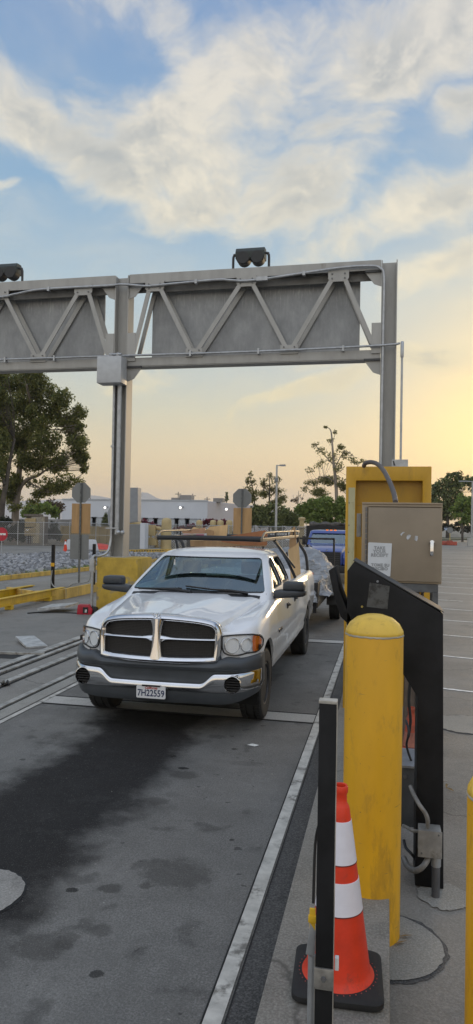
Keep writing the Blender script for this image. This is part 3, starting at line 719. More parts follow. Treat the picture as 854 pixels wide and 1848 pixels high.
# vertical chrome bar flaring
b=B(); secs=[]
for k in range(13):
    z=.765+(1.165-.765)*k/12; t=(z-.965)/.2; w=.047+.022*t*t; 
    secs.append([gpt(-w,z,.05),gpt(-w,z,-.012),gpt(-w*.6,z,-.032),gpt(0,z,-.040),gpt(w*.6,z,-.032),gpt(w,z,-.012),gpt(w,z,.05)])
loft(b,secs); obj('grille_bar',b,m_chrome,gr_,50)
for s in (-1,1):
    b=B(); secs=[]
    for k in range(11):
        x=s*(.045+(.60-.045)*k/10); h=.018+.016*max(0,1-k/2.0); zc=.975-.006*(k/10)
        secs.append([gpt(x,zc-h,.05),gpt(x,zc-h,.0),gpt(x,zc-h*.2,-.022),gpt(x,zc+h*.6,-.012),gpt(x,zc+h,.01),gpt(x,zc+h,.05)])
    loft(b,secs); obj('grille_bar',b,m_chrome,gr_,50)
def meshmat():
    m,nt,b=nodes('grille_mesh_black'); v=coords(nt)
    vo=N(nt,'ShaderNodeTexVoronoi',feature='DISTANCE_TO_EDGE',Scale=62,Randomness=.0); vo.voronoi_dimensions='2D'; 
    mp=nt.nodes.new('ShaderNodeMapping'); mp.inputs['Rotation'].default_value=(PI/2,0,0); mp.inputs['Location'].default_value=(0,0,0); nt.links.new(v,mp.inputs[0]); nt.links.new(mp.outputs[0],vo.inputs['Vector'])
    f=sstep(nt,vo.outputs[0],.10,.2); c=mixc(nt,f,(.020,.016,.014),(.003,.003,.003)); nt.links.new(c,b.inputs['Base Color']); b.inputs['Roughness'].default_value=.45
    bump(nt,b,mth(nt,'SUBTRACT',1,f),1,.01); return m
b=B(); rows=[]
for i in range(9):
    row=[]
    for x in range(-10,11):
        xx=x*.615/10; zt_=max(p.z-abs(p.x-xx)*.3 for p in gout if abs(p.x-xx)<.05 and p.z>.9)-.012; row.append(b.verts.new(gpt(xx,.75+(zt_-.75)*i/8,.045)))
    rows.append(row)
for i in range(8):
    for k in range(20): b.faces.new((rows[i][k],rows[i][k+1],rows[i+1][k+1],rows[i+1][k]))
obj('grille_mesh',b,meshmat(),gr_,60)
# white surround above the grille so that hood lip wraps it
hzf=lambda x:1.208-.060*(abs(x)/.605)**2.4 if abs(x)<.605 else max(1.06,1.148-(abs(x)-.605)*1.7)
b=B(); secs=[]
m_=len(gout); idx=[i for i in range(m_) if gout[i].z>.99]
st=next(i for i in idx if (i-1)%m_ not in idx); n_=len(idx)
for k in range(n_):
    i=(st+k)%m_; p=gout[i]; nrm=Vector((gout[(i+1)%m_].z-gout[i-1].z,0,-(gout[(i+1)%m_].x-gout[i-1].x))).normalized()
    if nrm.dot(p-cen)<0: nrm=-nrm
    a_=p+nrm*.017; c_=p+nrm*.004
    secs.append([gpt(a_.x,a_.z,.012),Vector((a_.x,.16,min(a_.z+.003,hzf(a_.x)+.002))),Vector((a_.x*.985,.26,min(a_.z,hzf(a_.x))-.012)),Vector((c_.x,.26,min(c_.z,hzf(c_.x))-.03)),gpt(c_.x,c_.z,.012)])
loft(b,secs); obj('hood_lip',b,m_white,T,60)
# emblem on the hood front
e=B()
for s in (-1,1):
    tube(e,smoothpath([(s*.004,.012,1.200),(s*.016,.008,1.226),(s*.034,.010,1.222),(s*.038,.008,1.206),(s*.026,.006,1.200)],3),[.006]*12+[.004],6)
prism(e,[(-.012,.010,1.214),(.012,.010,1.214),(.006,.004,1.186),(-.006,.004,1.186)],(0,.01,0))
obj('hood_emblem',e,m_chrome,T,60)
# headlights
m_refl=pm('lamp_reflector',(.45,.45,.44),.2,.9,var=.55,scale=24,fine=60,bmp=.4,bdist=.004)
m_amber=pm('amber_lens',(.75,.16,.01),.2,bmp=.3,fine=80,coat=1)
m_lens=glassm('clear_lens',(.93,.94,.94),.04)
HL=[(.655,1.005),(.80,1.012),(.93,1.008),(.985,.985),(1.0,.93),(.998,.85),(.975,.825),(.88,.825),(.84,.812),(.78,.805),(.72,.815),(.675,.84),(.658,.90)]
def hpt(x,z,o=0,s=1): return Vector((s*x,ynose(x)+(z-.8)*.12+o,z))
for s in (-1,1):
    hz=B(); prism_pts=roundpoly(HL,.02,3)
    def patch(poly,o,name,mat,parent,thick=.0):
        b=B(); xs=[p[0] for p in poly]
        vs=[b.verts.new(hpt(x,z,o,s)) for x,z in poly]; f=b.faces.new(vs)
        if thick:
            vs2=[b.verts.new(hpt(x,z,o+thick,s)) for x,z in poly]
            for i in range(len(vs)): b.faces.new((vs[i],vs[(i+1)%len(vs)],vs2[(i+1)%len(vs)],vs2[i]))
        bmesh.ops.triangulate(b,faces=[f])
        return obj(name,b,mat,parent,0)
    def grid_patch(poly,o,name,mat,parent):
        # grid clipped to polygon, bent round the nose
        b=B(); n=16; zl=min(p[1] for p in poly); zh=max(p[1] for p in poly); xl=min(p[0] for p in poly); xh=max(p[0] for p in poly)
        bb=B(); vs=[bb.verts.new((x,0,z)) for x,z in poly]; bb.faces.new(vs)
        for k in range(1,n):
            x=xl+(xh-xl)*k/n; bmesh.ops.bisect_plane(bb,geom=bb.verts[:]+bb.edges[:]+bb.faces[:],plane_co=(x,0,0),plane_no=(1,0,0))
        for v in bb.verts: v.co=hpt(v.co.x,v.co.z,o,s)
        b.free(); return obj(name,bb,mat,parent,60)
    hl=grid_patch(roundpoly(HL,.02,3),.055,'headlight',m_refl,T)
    rim=B(); ring=[hpt(x,z,-.012,s) for x,z in roundpoly(HL,.02,3)]; ring.append(ring[0]); tube(rim,ring,.008,6); obj('lamp_rim',rim,m_black,hl,60)
    for cx,cz,r in ((.745,.905,.082),(.875,.905,.072)):
        b=B(); c=hpt(cx,cz,.0,s); ang=math.atan2(ynose(cx+.05)-ynose(cx-.05),.1)*s
        M=Matrix.Translation(c)@Matrix.Rotation(ang,4,'Z')
        prof=[(r,.05),(r,-.012),(r*.95,-.016),(r*.90,-.004),(r*.82,.022),(r*.60,.042),(r*.32,.050),(r*.30,.012),(r*.18,.0),(0.001,-.004)]
        secs=[[M@Vector((rr*math.cos(2*PI*k/20),h,rr*math.sin(2*PI*k/20))) for k in range(20)] for rr,h in prof]
        loft(b,secs,True,False); obj('lamp_bowl',b,m_chrome,hl,30)
    grid_patch(roundpoly([(.935,1.003),(.982,.982),(.996,.93),(.994,.85),(.975,.829),(.940,.829),(.925,.90)],.012,3),-.010,'turn_signal',m_amber,hl)
    grid_patch(roundpoly(HL,.02,3),-.026,'lens_cover',m_lens,hl)
# bumper --------------------------------------------------------------
def yb(x):
    x=abs(x); return .0+.06*(x/.8)**2+(.30*((x-.75)/.27)**2.2 if x>.75 else 0)
def strip(prof_fn,x0,x1,n,name,mat,parent,sm=50):
    b=B(); secs=[]
    for k in range(n+1):
        x=x0+(x1-x0)*k/n; secs.append([Vector((x,yb(x)+o,z)) for o,z in prof_fn(x)])
    loft(b,secs); return obj(name,b,mat,parent,sm)
def upper(x):
    t=abs(x)/1.02; e=max(0,(t-.9)/.1)
    zt=.800-(.02*math.exp(-((abs(x)-.83)/.10)**2)) if abs(x)>.66 else .755+.02*0
    if abs(x)<=.66: zt=.748+.0*t
    if .60<abs(x)<.70: zt=.748+(.795-.748)*(abs(x)-.60)/.10
    return [(.20,zt),(.06,zt),(.01,zt-.015),(-.012,zt-.045),(-.012,.70-.0),(.005,.672),(.030,.660),(.04,.60),(.04,.50),(.20,.50)]
bp=strip(upper,-1.02,1.02,80,'bumper',m_plast,T)
def chrome(x):
    a=abs(x)
    if a<.46: zt=.545
    elif a<.62: zt=.545+(.645-.545)*(.5-.5*math.cos(PI*(a-.46)/.16))
    else: zt=.645+.0*(a-.62)
    if a>.62: zt=.645+.012*((a-.62)/.4)
    zb=.448 if a<.7 else .448+.03*((a-.7)/.32)**2
    return [(.06,zt),(-.004,zt),(-.018,zt-.008),(-.028,zt-.026),(-.034,zt-.045),(-.030,(zt-.045)*.5+zb*.5),(-.018,zb+.018),(.0,zb),(.06,zb)]
c=B(); secs=[]
for k in range(121):
    x=-1.02+2.04*k/120; secs.append([Vector((x,yb(x)+o,z)) for o,z in chrome(x)])
loft(c,secs)
cuts=[]
for s in (-1,1):
    q=B(); lathe(q,[(.080,-.4),(.080,.6)],(s*.79,0,.545),'y',32); cuts.append(q)
ch=boolean(c,cuts,'bumper_chrome',m_chrome,bp,50)
def lower(x):
    a=abs(x); zb=.33+(.10*((a-.6)/.42)**2 if a>.6 else 0)
    return [(.05,.46+(.03*((a-.7)/.32)**2 if a>.7 else 0)),(-.004,.452+(.03*((a-.7)/.32)**2 if a>.7 else 0)),(.0,zb+.05),(.03,zb),(.16,zb+.01),(.16,.46)]
strip(lower,-1.0,1.0,60,'lower_valance',m_plast,bp)
for s in (-1,1):
    b=B(); yy=yb(.79); 
    loft(b,[[Vector((s*.79+r*math.cos(2*PI*k/32),yy+h,.545+r*math.sin(2*PI*k/32))) for k in range(32)] for r,h in [(.080,.05),(.081,-.030),(.085,-.040),(.090,-.038),(.092,-.02)]],True,False)
    fl=obj('fog_light_bezel',b,m_chrome,bp,50); fl.location=(0,0,0)
    b=B(); lathe(b,[(.080,.03),(.080,.034)],(s*.79,yy,.545),'y',32)
    for k in range(5):
        z=.545-.05+.025*k; w=math.sqrt(max(.0,.080**2-(z-.545)**2)); box(b,s*.79-w,s*.79+w,yy-.02,yy+.028,z-.005,z+.005)
    obj('louvre',b,m_black,fl,0)
# plate
m_plate=pm('plate_white',(.66,.67,.68),.4,var=.06,bmp=0); m_pblue=pm('plate_ink',(.02,.03,.09),.5,bmp=0); m_pred=pm('plate_red',(.45,.05,.05),.5,bmp=0)
b=B(); prism(b,[(x,-.052,z) for x,z in roundpoly([(-.178,.378),(.128,.378),(.128,.503),(-.178,.503)],.015,3)],(0,.004,0)); pl=obj('licence_plate',b,m_plate,T,0)
text('7H22559',.092,'plate_number',m_pblue,pl,textM((-.025,-.053,.428),.83),.0008,1.0,bold=.0015)
text('California',.034,'plate_state',m_pred,pl,textM((-.025,-.053,.482),1.0),.0008,shear=.3,bold=.0008)
b=B(); box(b,-.12,.07,-.058,-.052,.497,.512); obj('plate_frame',b,m_black,pl,0)
# wheels
def tyre(name,x,y,s,R=.385,w=.25,parent=T,spokes=5,rimm=m_rim):
    W=bpy.data.objects.new(name,None); COL.objects.link(W); W.parent=parent; W.location=(x,y,R); W.empty_display_size=.1
    b=B(); h=w/2; rr=R*.60
    prof=[(rr,-h*.75),(rr+.01,-h*.92),(R*.80,-h*1.0),(R*.93,-h*.95),(R*.975,-h*.82),(R*.995,-h*.6),(R,-h*.4)]
    prof+= [(R,-.05),(R-.010,-.048),(R-.010,-.036),(R,-.034),(R,.034),(R-.010,.036),(R-.010,.048),(R,.05)]
    prof+= [(R,h*.4),(R*.995,h*.6),(R*.975,h*.82),(R*.93,h*.95),(R*.80,h),(rr+.01,h*.92),(rr,h*.75)]
    lathe(b,prof,(0,0,0),'x',72)
    # tread blocks
    for k in range(64):
        a=2*PI*k/64
        for sg in (-1,1):
            M=Matrix.Rotation(a+ (.02 if sg>0 else 0),4,'X')
            box(b,sg*h*.62-.030,sg*h*.62+.030,-.011,.011,R*.985,R*1.003,M)
    t=obj('tyre',b,m_rub,W,30,recalc=True)
    b=B(); q=s
    secs=[]
    lathe(b,[(rr*1.0,-h*.8*q),(rr*1.0,h*.86*q),(rr*.985,h*.90*q),(rr*.93,h*.86*q),(rr*.90,h*.55*q),(rr*.88,h*.1*q),(.05,h*.1*q),(0.001,h*.1*q)],(0,0,0),'x',48)
    r_=obj('rim',b,rimm,W,30)
    b=B()
    for k in range(spokes):
        M=Matrix.Rotation(2*PI*k/spokes+.3,4,'X'); 
        loft(b,[[M@Vector((q*(h*e+dx),yy,zz)) for dx,yy in ((-.03,-ww),(.008,-ww*.8),(.008,ww*.8),(-.03,ww))] for zz,ww,e in ((.06,.045,.62),(rr*.6,.034,.60),(rr*.94,.050,.74))])
    lathe(b,[(.08,h*.3*q),(.08,h*.62*q),(.05,h*.74*q),(.001,h*.76*q)],(0,0,0),'x',20)
    obj('spokes',b,rimm,W,30)
    b=B()
    for k in range(5):
        a=2*PI*k/5; lathe(b,[(.012,h*.55*q),(.012,h*.70*q),(.001,h*.72*q)],(0,.06*math.cos(a),.06*math.sin(a)),'x',6)
    obj('lug_nut',b,m_chrome,W,0)
    return W
for s in (-1,1):
    for y in (.93,4.98): tyre('wheel',s*.865,y,s)
# mirrors
for s in (-1,1):
    b=B()
    secs=[]
    for x,y0,y1,z0,z1 in ((.93,1.70,1.86,1.24,1.335),(1.0,1.69,1.90,1.245,1.345),(1.10,1.68,1.92,1.255,1.345),(1.20,1.69,1.90,1.262,1.345),(1.28,1.71,1.88,1.272,1.343),(1.315,1.74,1.86,1.29,1.335)):
        r=.03; secs.append([Vector((s*x,y,z)) for y,z in roundpoly([(y0,z0),(y1,z0),(y1,z1),(y0,z1)],r,3)])
    loft(b,secs); mi=obj('side_mirror',b,m_plast2,T,40)
    b=B(); secs=[]
    for x,e in ((1.04,.02),(1.055,.005),(1.08,0),(1.25,0),(1.285,.006),(1.300,.03)):
        secs.append([Vector((s*x,y,z)) for y,z in roundpoly([(1.70+e,1.345),(1.88-e,1.345),(1.88-e,1.452-e),(1.70+e,1.448-e)],.03,3)])
    loft(b,secs); obj('mirror_head',b,m_plast2,mi,40)
    # door handles, badges, sill strip
    for y,z in ((2.50,1.075),(3.25,1.09)):
        b=B(); box(b,*sorted((s*.990,s*1.006)),y-.075,y+.075,z-.035,z+.035); dh=obj('door_handle',b,m_black,T,30,bevel=.01)
        b=B(); tube(b,[(s*1.0,y-.06,z+.012),(s*1.03,y-.045,z+.012),(s*1.03,y+.045,z+.012),(s*1.0,y+.06,z+.012)],.012,6); obj('grip',b,m_black,dh,60)
    b=B(); box(b,*sorted((s*.998,s*1.010)),1.70,1.95,.835,.875); bd=obj('door_badge',b,m_black,T,0,bevel=.004)
    b=B()
    for k in range(7): box(b,*sorted((s*1.009,s*1.014)),1.715+.032*k,1.735+.032*k,.843,.867)
    obj('badge_lettering',b,m_chrome,bd,0)
    b=B(); box(b,*sorted((s*.985,s*1.006)),.405,.455,.845,.895); bd=obj('fender_badge',b,m_black,T,0,bevel=.004)
# gas cap side, tailgate/ tail lamps, rear bumper
b=B(); box(b,-.95,.95,6.17,6.32,.52,.66); obj('rear_bumper',b,m_chrome,T,30,bevel=.02)
for s in (-1,1):
    b=B(); box(b,*sorted((s*.84,s*.962)),6.14,6.175,.88,1.28); obj('tail_lamp',b,pm('red_lens',(.4,.01,.01),.2,bmp=0,coat=1),T,0,bevel=.01)
# ladder rack ---------------------------------------------------------
m_rack=pm('black_powder_coat',(.02,.02,.021),.45,bmp=.1,fine=160)
m_glowrack=pm('sky_glow_rack',(.26,.215,.155),.38,.5,var=.35,scale=7,fine=80)  # tan colour puts the sky's glow on the rack rails into the material
RZ=1.945
rk=bpy.data.objects.new('ladder_rack',None); COL.objects.link(rk); rk.parent=T; rk.location=(0,0,0)
b=B(); tube(b,[(-.70,2.09,RZ),(-.4,2.075,RZ+.005),(0,2.07,RZ+.008),(.4,2.075,RZ+.005),(.70,2.09,RZ)],.030,12); obj('front_bar_padding',b,m_black,rk,60)
for s in (-1,1):
    b=B(); bar(b,(s*.71,2.06,RZ),(s*.71,5.75,RZ),.04,.045); obj('side_rail',b,m_glowrack,rk,0,bevel=.006)
    b=B(); tube(b,smoothpath([(s*.71,2.07,RZ+.01),(s*.71,2.16,RZ+.055),(s*.71,2.32,RZ+.085),(s*.71,2.8,RZ+.09),(s*.71,5.70,RZ+.09),(s*.71,5.74,RZ+.06),(s*.71,5.74,RZ)],4),.015,8); obj('guard_rail',b,m_glowrack,rk,60)
    for y in (3.2,4.4,5.2):
        b=B(); tube(b,[(s*.71,y,RZ),(s*.71,y,RZ+.09)],.012,6); obj('rail_stay',b,m_rack,rk,60)
    b=B(); tube(b,smoothpath([(s*.72,3.05,RZ-.02),(s*.72,3.35,RZ-.10),(s*.80,3.75,1.62),(s*.90,4.0,1.34)],5),.024,8); obj('rack_post',b,m_rack,rk,60)
    b=B(); tube(b,smoothpath([(s*.72,5.72,RZ-.01),(s*.74,5.72,RZ-.12),(s*.86,5.74,1.62),(s*.90,5.74,1.34)],5),.026,8); obj('rack_post',b,m_rack,rk,60)
    b=B(); tube(b,[(s*.72,3.0,RZ-.03),(s*.90,3.90,1.50)],.018,6); obj('rack_brace',b,m_rack,rk,60)
for y in (3.9,5.72):
    b=B(); tube(b,[(-.70,y,RZ-.01),(.70,y,RZ-.01)],.022,8); obj('cross_bar',b,m_rack,rk,60)
# ---- load in the bed
def plym(name,col,sc=9):
    m,nt,b=nodes(name); v=coords(nt); n=noise(nt,v,3,6,.65,(1,1,.16)); n2=noise(nt,v,40,3,.6,(1,1,.06))
    c=mixc(nt,sstep(nt,n,.3,.7),[x*.72 for x in col],[min(1,x*1.12) for x in col]); c=mixc(nt,mth(nt,'MULTIPLY',n2,.35),c,[x*.5 for x in col])
    nt.links.new(c,b.inputs['Base Color']); b.inputs['Roughness'].default_value=.7; return m
m_ply=plym('plywood',(.74,.50,.25)); m_ply2=plym('reddish_board',(.42,.17,.07)); m_ply3=plym('tan_board',(.48,.30,.15)); m_cardb=pm('cardboard',(.44,.25,.15),.8,bmp=.1)
def board(name,pix,Y,mat,label,cat,lean=0,th=.018,grp='boards loaded on the white pickup',dY=0):
    pts=[at(x,y,Y+(dY*i)) for i,(x,y) in enumerate(pix)]
    b=B(); n=Vector((0,1,0))
    if n.y<0: n=-n
    # keep planar
    for i in range(3,len(pts)): pts[i]=pts[i]-n*((pts[i]-pts[0]).dot(n))
    c0=sum((p for p in pts),Vector())/len(pts)
    prism(b,pts,n*th); o=cobj(name,b,mat,None,loc=c0,smooth=0); return tag(o,label,cat,grp)
board('plywood_sheet',[(529,1085),(520,992),(534,984),(539,978),(546,1085)],11.9,m_ply,'tall pale plywood sheet standing behind the cab between the rack posts','board')
board('plywood_offcut',[(533,1085),(522,985),(524,958),(531,950),(533,953),(543,1085)],12.1,m_ply3,'narrow pointed plywood offcut rising above the rack rail beside the tall sheet','board')
board('plank',[(400,978),(398,972),(415,967),(478,957),(483,960),(482,984),(440,984)],11.0,m_ply2,'long reddish brown wedge shaped board lying across the rack behind the roof','board')
board('plank',[(325,953),(343,956),(371,952),(369,963),(330,963)],10.6,m_cardb,'brown cardboard coloured panel at the left end of the rack load','board')
board('plywood_sheet',[(344,985),(343,957),(350,951),(372,958),(378,951),(411,947),(407,985)],11.4,m_ply,'light plywood sheet with a jagged top above the middle of the cab roof','board',)
board('plank',[(368,985),(367,960),(373,955),(386,958),(385,985)],11.25,m_ply3,'short tan board leaning in front of the jagged plywood','board')
board('plank',[(344,986),(343,976),(430,976),(480,981),(480,986)],11.2,m_ply3,'flat reddish board under the other boards just above the cab roof','board')
for x0,x1,lb in ((331,344,'left'),(348,370,'right')):
    pts=[at(x0,962.5,10.9),at(x1,962.5,10.9),at(x1,974,10.9),at(x0,974,10.9)]
    b=B(); prism(b,pts,(0,.12,0)); t=tag(cobj('carton',b,pm('carton_white',(.6,.6,.6),.6),None,loc=pts[3],smooth=0),'small white carton with a pink label, %s one of two behind the cab roof'%lb,'carton','cartons on the rack')
    w=(pts[1]-pts[0]); b=B(); q=[w*.08,w*.92]; prism(b,[Vector((0,-.004,.055))+q[0],Vector((0,-.004,.055))+q[1],Vector((0,-.004,.085))+q[1],Vector((0,-.004,.085))+q[0]],(0,.003,0)); obj('label_band',b,pm('carton_pink',(.55,.08,.16),.5),t,0)
# rope on plywood
b=B(); a=at(517,1004,11.25); tube(b,smoothpath([a,at(519,1003,11.2),at(518,996,11.2),at(516,1005,11.2),at(521,1009,11.2),at(523,1012,11.2)],4),.009,6)
tag(cobj('rope',b,m_black,None,loc=a,smooth=60),'short black cord tied round the rack post against the plywood','rope')
# ---- trailer
TR=thing('utility_trailer','black utility trailer hitched behind the white pickup with a tall rear ramp frame','trailer',(-2.27,14.2,0))
b=B(); box(b,-.92,.92,0,4.3,.50,.60); box(b,-.94,-.90,0,4.3,.50,1.0); box(b,.90,.94,0,4.3,.50,1.0); box(b,-.94,.94,-.02,.02,.50,1.0); obj('bed',b,m_rack,TR,0,bevel=.006)
b=B(); bar(b,(-.7,0,.5),(0,-1.0,.5),.07,.09); bar(b,(.7,0,.5),(0,-1.0,.5),.07,.09); obj('drawbar',b,m_rack,TR,0)
b=B(); box(b,.30,.92,-.06,-.022,.40,.78); obj('front_box',b,m_rack,TR,0,bevel=.01)
b=B(); bar(b,(-.93,4.35,1.80),(.93,4.35,1.80),.05,.05); bar(b,(-.93,4.35,.6),(-.93,4.35,1.82),.05,.05,(0,1,0)); bar(b,(.93,4.35,.6),(.93,4.35,1.82),.05,.05,(0,1,0)); bar(b,(0,4.35,.6),(0,4.35,1.80),.04,.04,(0,1,0)); bar(b,(-.93,4.35,1.2),(.93,4.35,1.2),.04,.04); obj('ramp_frame',b,m_rack,TR,0)
for s in (-1,1):
    tyre('wheel',s*1.12,2.35,s,.36,.24,TR,6)
    b=B(); secs=[]
    for x in (s*.96,s*1.27):
        secs.append([Vector((x,2.35+r*math.cos(a),.36+r*math.sin(a))) for r in (.46,) for a in [PI*k/16 for k in range(17)]]+[Vector((x,2.35+r*math.cos(a),.36+r*math.sin(a))) for r in (.44,) for a in [PI*k/16 for k in range(16,-1,-1)]])
    loft(b,secs); obj('fender',b,m_rack,TR,40)
    b=B(); prism(b,[(s*.95,1.66,.62),(s*1.27,1.66,.62),(s*1.27,1.90,.66),(s*.95,1.90,.66)],(0,0,-.02)); obj('fender_step',b,m_steel,TR,0)
# tarp load
def tarpm():
    m,nt,b=nodes('silver_tarp'); v=coords(nt); n=noise(nt,v,1.6,5,.6); c=mixc(nt,sstep(nt,n,.3,.7),(.20,.21,.225),(.37,.385,.41)); nt.links.new(c,b.inputs['Base Color'])
    b.inputs['Roughness'].default_value=.5
    n1=N(nt,'ShaderNodeTexNoise',Scale=2.2,Detail=3,Distortion=1.2); mp=nt.nodes.new('ShaderNodeMapping'); mp.inputs['Scale'].default_value=(1.2,1,3); nt.links.new(v,mp.inputs[0]); nt.links.new(mp.outputs[0],n1.inputs['Vector'])
    rg=mth(nt,'ABSOLUTE',mth(nt,'SUBTRACT',n1.outputs[0],.5)); bump(nt,b,rg,1.0,.14); return m
def tarp(name,x0,x1,y0,y1,zb,top,label,loc,seed,amp=1,grp=None):
    nx,ny=72,72; b=B(); g=[]
    for j in range(ny+1):
        row=[]
        for i in range(nx+1):
            u=2*i/nx-1; v=2*j/ny-1
            e=(abs(u)**3.2+abs(v)**3.2)**(1/3.2); k=min(1,e)
            h=(1-k**5)**.55 if k<1 else 0
            x=(x0+x1)/2+u*(x1-x0)/2; y=(y0+y1)/2+v*(y1-y0)/2
            z=zb+(top(u,v)-zb)*h
            p=Vector((x,y,z)); q=Vector((x*1.6+seed,y*1.2,z*2.2))
            nn=mnoise.noise(q)*.09-abs(mnoise.noise(q*1.9))*.16+.04-abs(mnoise.noise(Vector((q.x*4.2,q.y*1.6,q.z*4.2))))*.05
            d=Vector((u*k,v*k,.8)).normalized(); p+=d*(nn-.03)*amp
            row.append(b.verts.new(p))
        g.append(row)
    for j in range(ny):
        for i in range(nx): b.faces.new((g[j][i],g[j][i+1],g[j+1][i+1],g[j+1][i]))
    return tag(cobj(name,b,tarpm() if 'silver_tarp' not in bpy.data.materials else bpy.data.materials['silver_tarp'],None,loc=loc,smooth=70,recalc=True),label,'tarpaulin',grp)
tarp('tarpaulin',-3.45,-1.08,14.25,18.3,.75,lambda u,v:1.55-.16*max(0,u)**2+.06*math.sin(3*v+1)+.05*u*v,'crumpled silver grey tarpaulin draped over the trailer load','' and 0 or (-2.3,16.2,.75),3.1,1.5)
tarp('tarpaulin',-1.85,-1.32,14.02,14.8,.62,lambda u,v:1.02,'small bulging grey tarpaulin bundle hanging at the front corner of the trailer',(-1.6,14.3,.62),9.7,.6)
# ---- blue truck
m_blue=pm('blue_car_paint',(.012,.045,.25),.3,var=.06,bmp=0,coat=1)
BT=thing('work_truck','dark blue truck with one headlight lit waiting behind the trailer','truck',(-2.15,26.2,0))
def bsec(y,W,zb,zt,r=.12):
    P=roundpoly([(-W,zb),(W,zb),(W,zt),(-W,zt)],r,4); return [Vector((x,y,z)) for x,z in P]
b=B(); loft(b,[bsec(0,.45,.95,1.12,.05),bsec(.05,.55,.7,1.22,.06),bsec(.4,.60,.6,1.36),bsec(1.3,.78,.6,1.43),bsec(1.6,.86,.6,1.43),bsec(3.2,.90,.6,1.43)])
obj('body',b,m_blue,BT,40)
for s in (-1,1):
    b=B(); secs=[]
    for y,z0,z1,w in ((.10,.72,.98,.16),(.2,.65,1.10,.22),(.6,.62,1.20,.27),(1.2,.6,1.20,.24),(1.5,.6,1.1,.15)):
        secs.append([Vector((s*x,y,z)) for x,z in roundpoly([(.58,z0),(.76+w,z0),(.74+w,z1-.06),(.62+w*.4,z1),(.56,z1)],.04,3)])
    loft(b,secs); fd=obj('fender',b,m_blue,BT,40)
    b=B(); lathe(b,[(.10,.06),(.105,.0),(.09,-.02),(0.001,-.03)],(s*.80,.14,.86),'y',20)
    obj('headlight',b,emis('lit_headlight',(1,.78,.5),2.2) if s>0 else m_refl,BT,50)
    b=B(); lathe(b,[(.11,.02),(.12,-.02),(.125,-.03),(.13,.02)],(s*.80,.13,.86),'y',20); obj('headlight_ring',b,m_chrome,BT,50)
    tyre('wheel',s*.86,.95,s,.42,.27,BT,6)
    tyre('wheel',s*.86,4.9,s,.42,.27,BT,6)
    b=B(); box(b,*sorted((s*.98,s*1.12)),1.75,1.83,1.38,1.72); mr=obj('side_mirror',b,m_black,BT,30,bevel=.02)
    b=B(); tube(b,[(s*.86,1.8,1.42),(s*1.0,1.8,1.42)],.015,6); obj('mirror_arm',b,m_black,mr,60)
b=B(); box(b,-.50,.50,-.02,.06,.55,1.18); gl=obj('grille',b,m_black,BT,0,bevel=.01)
b=B()
for k in range(7): box(b,-.47,.47,-.035,-.021,.62+k*.08,.632+k*.08)
obj('grille_slats',b,m_plast,gl,0)
b=B(); prism(b,[(-.03,-.04,1.235),(0,-.04,1.275),(.03,-.04,1.235),(0,-.04,1.195)],(0,.02,0)); obj('emblem',b,m_chrome,BT,0)
b=B(); box(b,-1.02,1.02,-.18,-.04,.42,.68); obj('bumper',b,m_black,BT,30,bevel=.03)
# cab shell with opening
bm=B(); loft(bm,[[Vector((x,y,z)) for x,y in roundpoly([(-w,yf),(w,yf),(w,3.15),(-w,3.15)],.12,4)] for z,w,yf in ((1.40,.90,1.42),(1.44,.90,1.46),(1.62,.88,1.60),(1.83,.84,1.78),(1.92,.82,1.86),(1.965,.74,1.98),(1.985,.5,2.2))])
cb=boolean(bm,[xz_prism(roundpoly([(-.78,1.45),(.78,1.45),(.73,1.845),(-.73,1.845)],.06),1.0,2.1)]+[ (lambda c,s:(prism(c,[(s*.6,1.75,1.46),(s*.6,2.7,1.46),(s*.6,2.7,1.84),(s*.6,1.98,1.84)],(s*.5,0,0)),c)[1])(B(),s) for s in (-1,1)],'cab',m_blue,BT,40,solid=.04)
b=B(); b.faces.new([b.verts.new(p) for p in ((-.80,1.51,1.43),(.80,1.51,1.43),(.75,1.86,1.86),(-.75,1.86,1.86))]); obj('windshield',b,m_glass,BT,0)
for s in (-1,1):
    b=B(); b.faces.new([b.verts.new(p) for p in ((s*.85,1.7,1.45),(s*.85,2.75,1.45),(s*.82,2.75,1.85),(s*.82,1.95,1.85))]); obj('side_window',b,m_sglass,BT,0)
b=B(); box(b,-.75,.75,2.7,2.9,1.0,1.62); obj('seat_bench',b,m_seat,BT,30,bevel=.04)
b=B(); box(b,-.82,.82,1.60,1.9,1.30,1.44); obj('dashboard',b,m_black,BT,30,bevel=.04)
b=B(); tube(b,[(.42+.18*math.cos(2*PI*k/20),1.95+.08*math.sin(2*PI*k/20),1.50+.15*math.sin(2*PI*k/20)) for k in range(21)],.014,6); obj('steering_wheel',b,m_black,BT,60)
for x in (-.16,0,.16):
    b=B(); box(b,x-.045,x+.045,1.93,2.0,1.955,1.985); obj('roof_marker',b,emis('marker_glow',(1,.25,.05),.9) if 'marker_glow' not in bpy.data.materials else bpy.data.materials['marker_glow'],BT,0,bevel=.006)
b=B(); box(b,-1.15,1.15,3.45,6.6,.85,1.95); box(b,-1.15,1.15,3.40,3.449,1.3,2.14); obj('dump_bed',b,m_black,BT,0,bevel=.01)
b=B(); n=26; secs=[]
for k in range(n+1):
    x=-1.05+2.1*k/n; r=.09+.05*mnoise.noise(Vector((x*3,1,2)))+.03*math.sin(k); secs.append([Vector((x,3.75+r*1.5*math.cos(a),2.19+r*math.sin(a)+.05*mnoise.noise(Vector((x*2,a,5))))) for a in [2*PI*i/10 for i in range(10)]])
loft(b,secs); obj('rolled_tarp',b,pm('brown_tarp',(.10,.09,.08),.8,var=.5,scale=5,bmp=.6,fine=20,bdist=.03),BT,60)

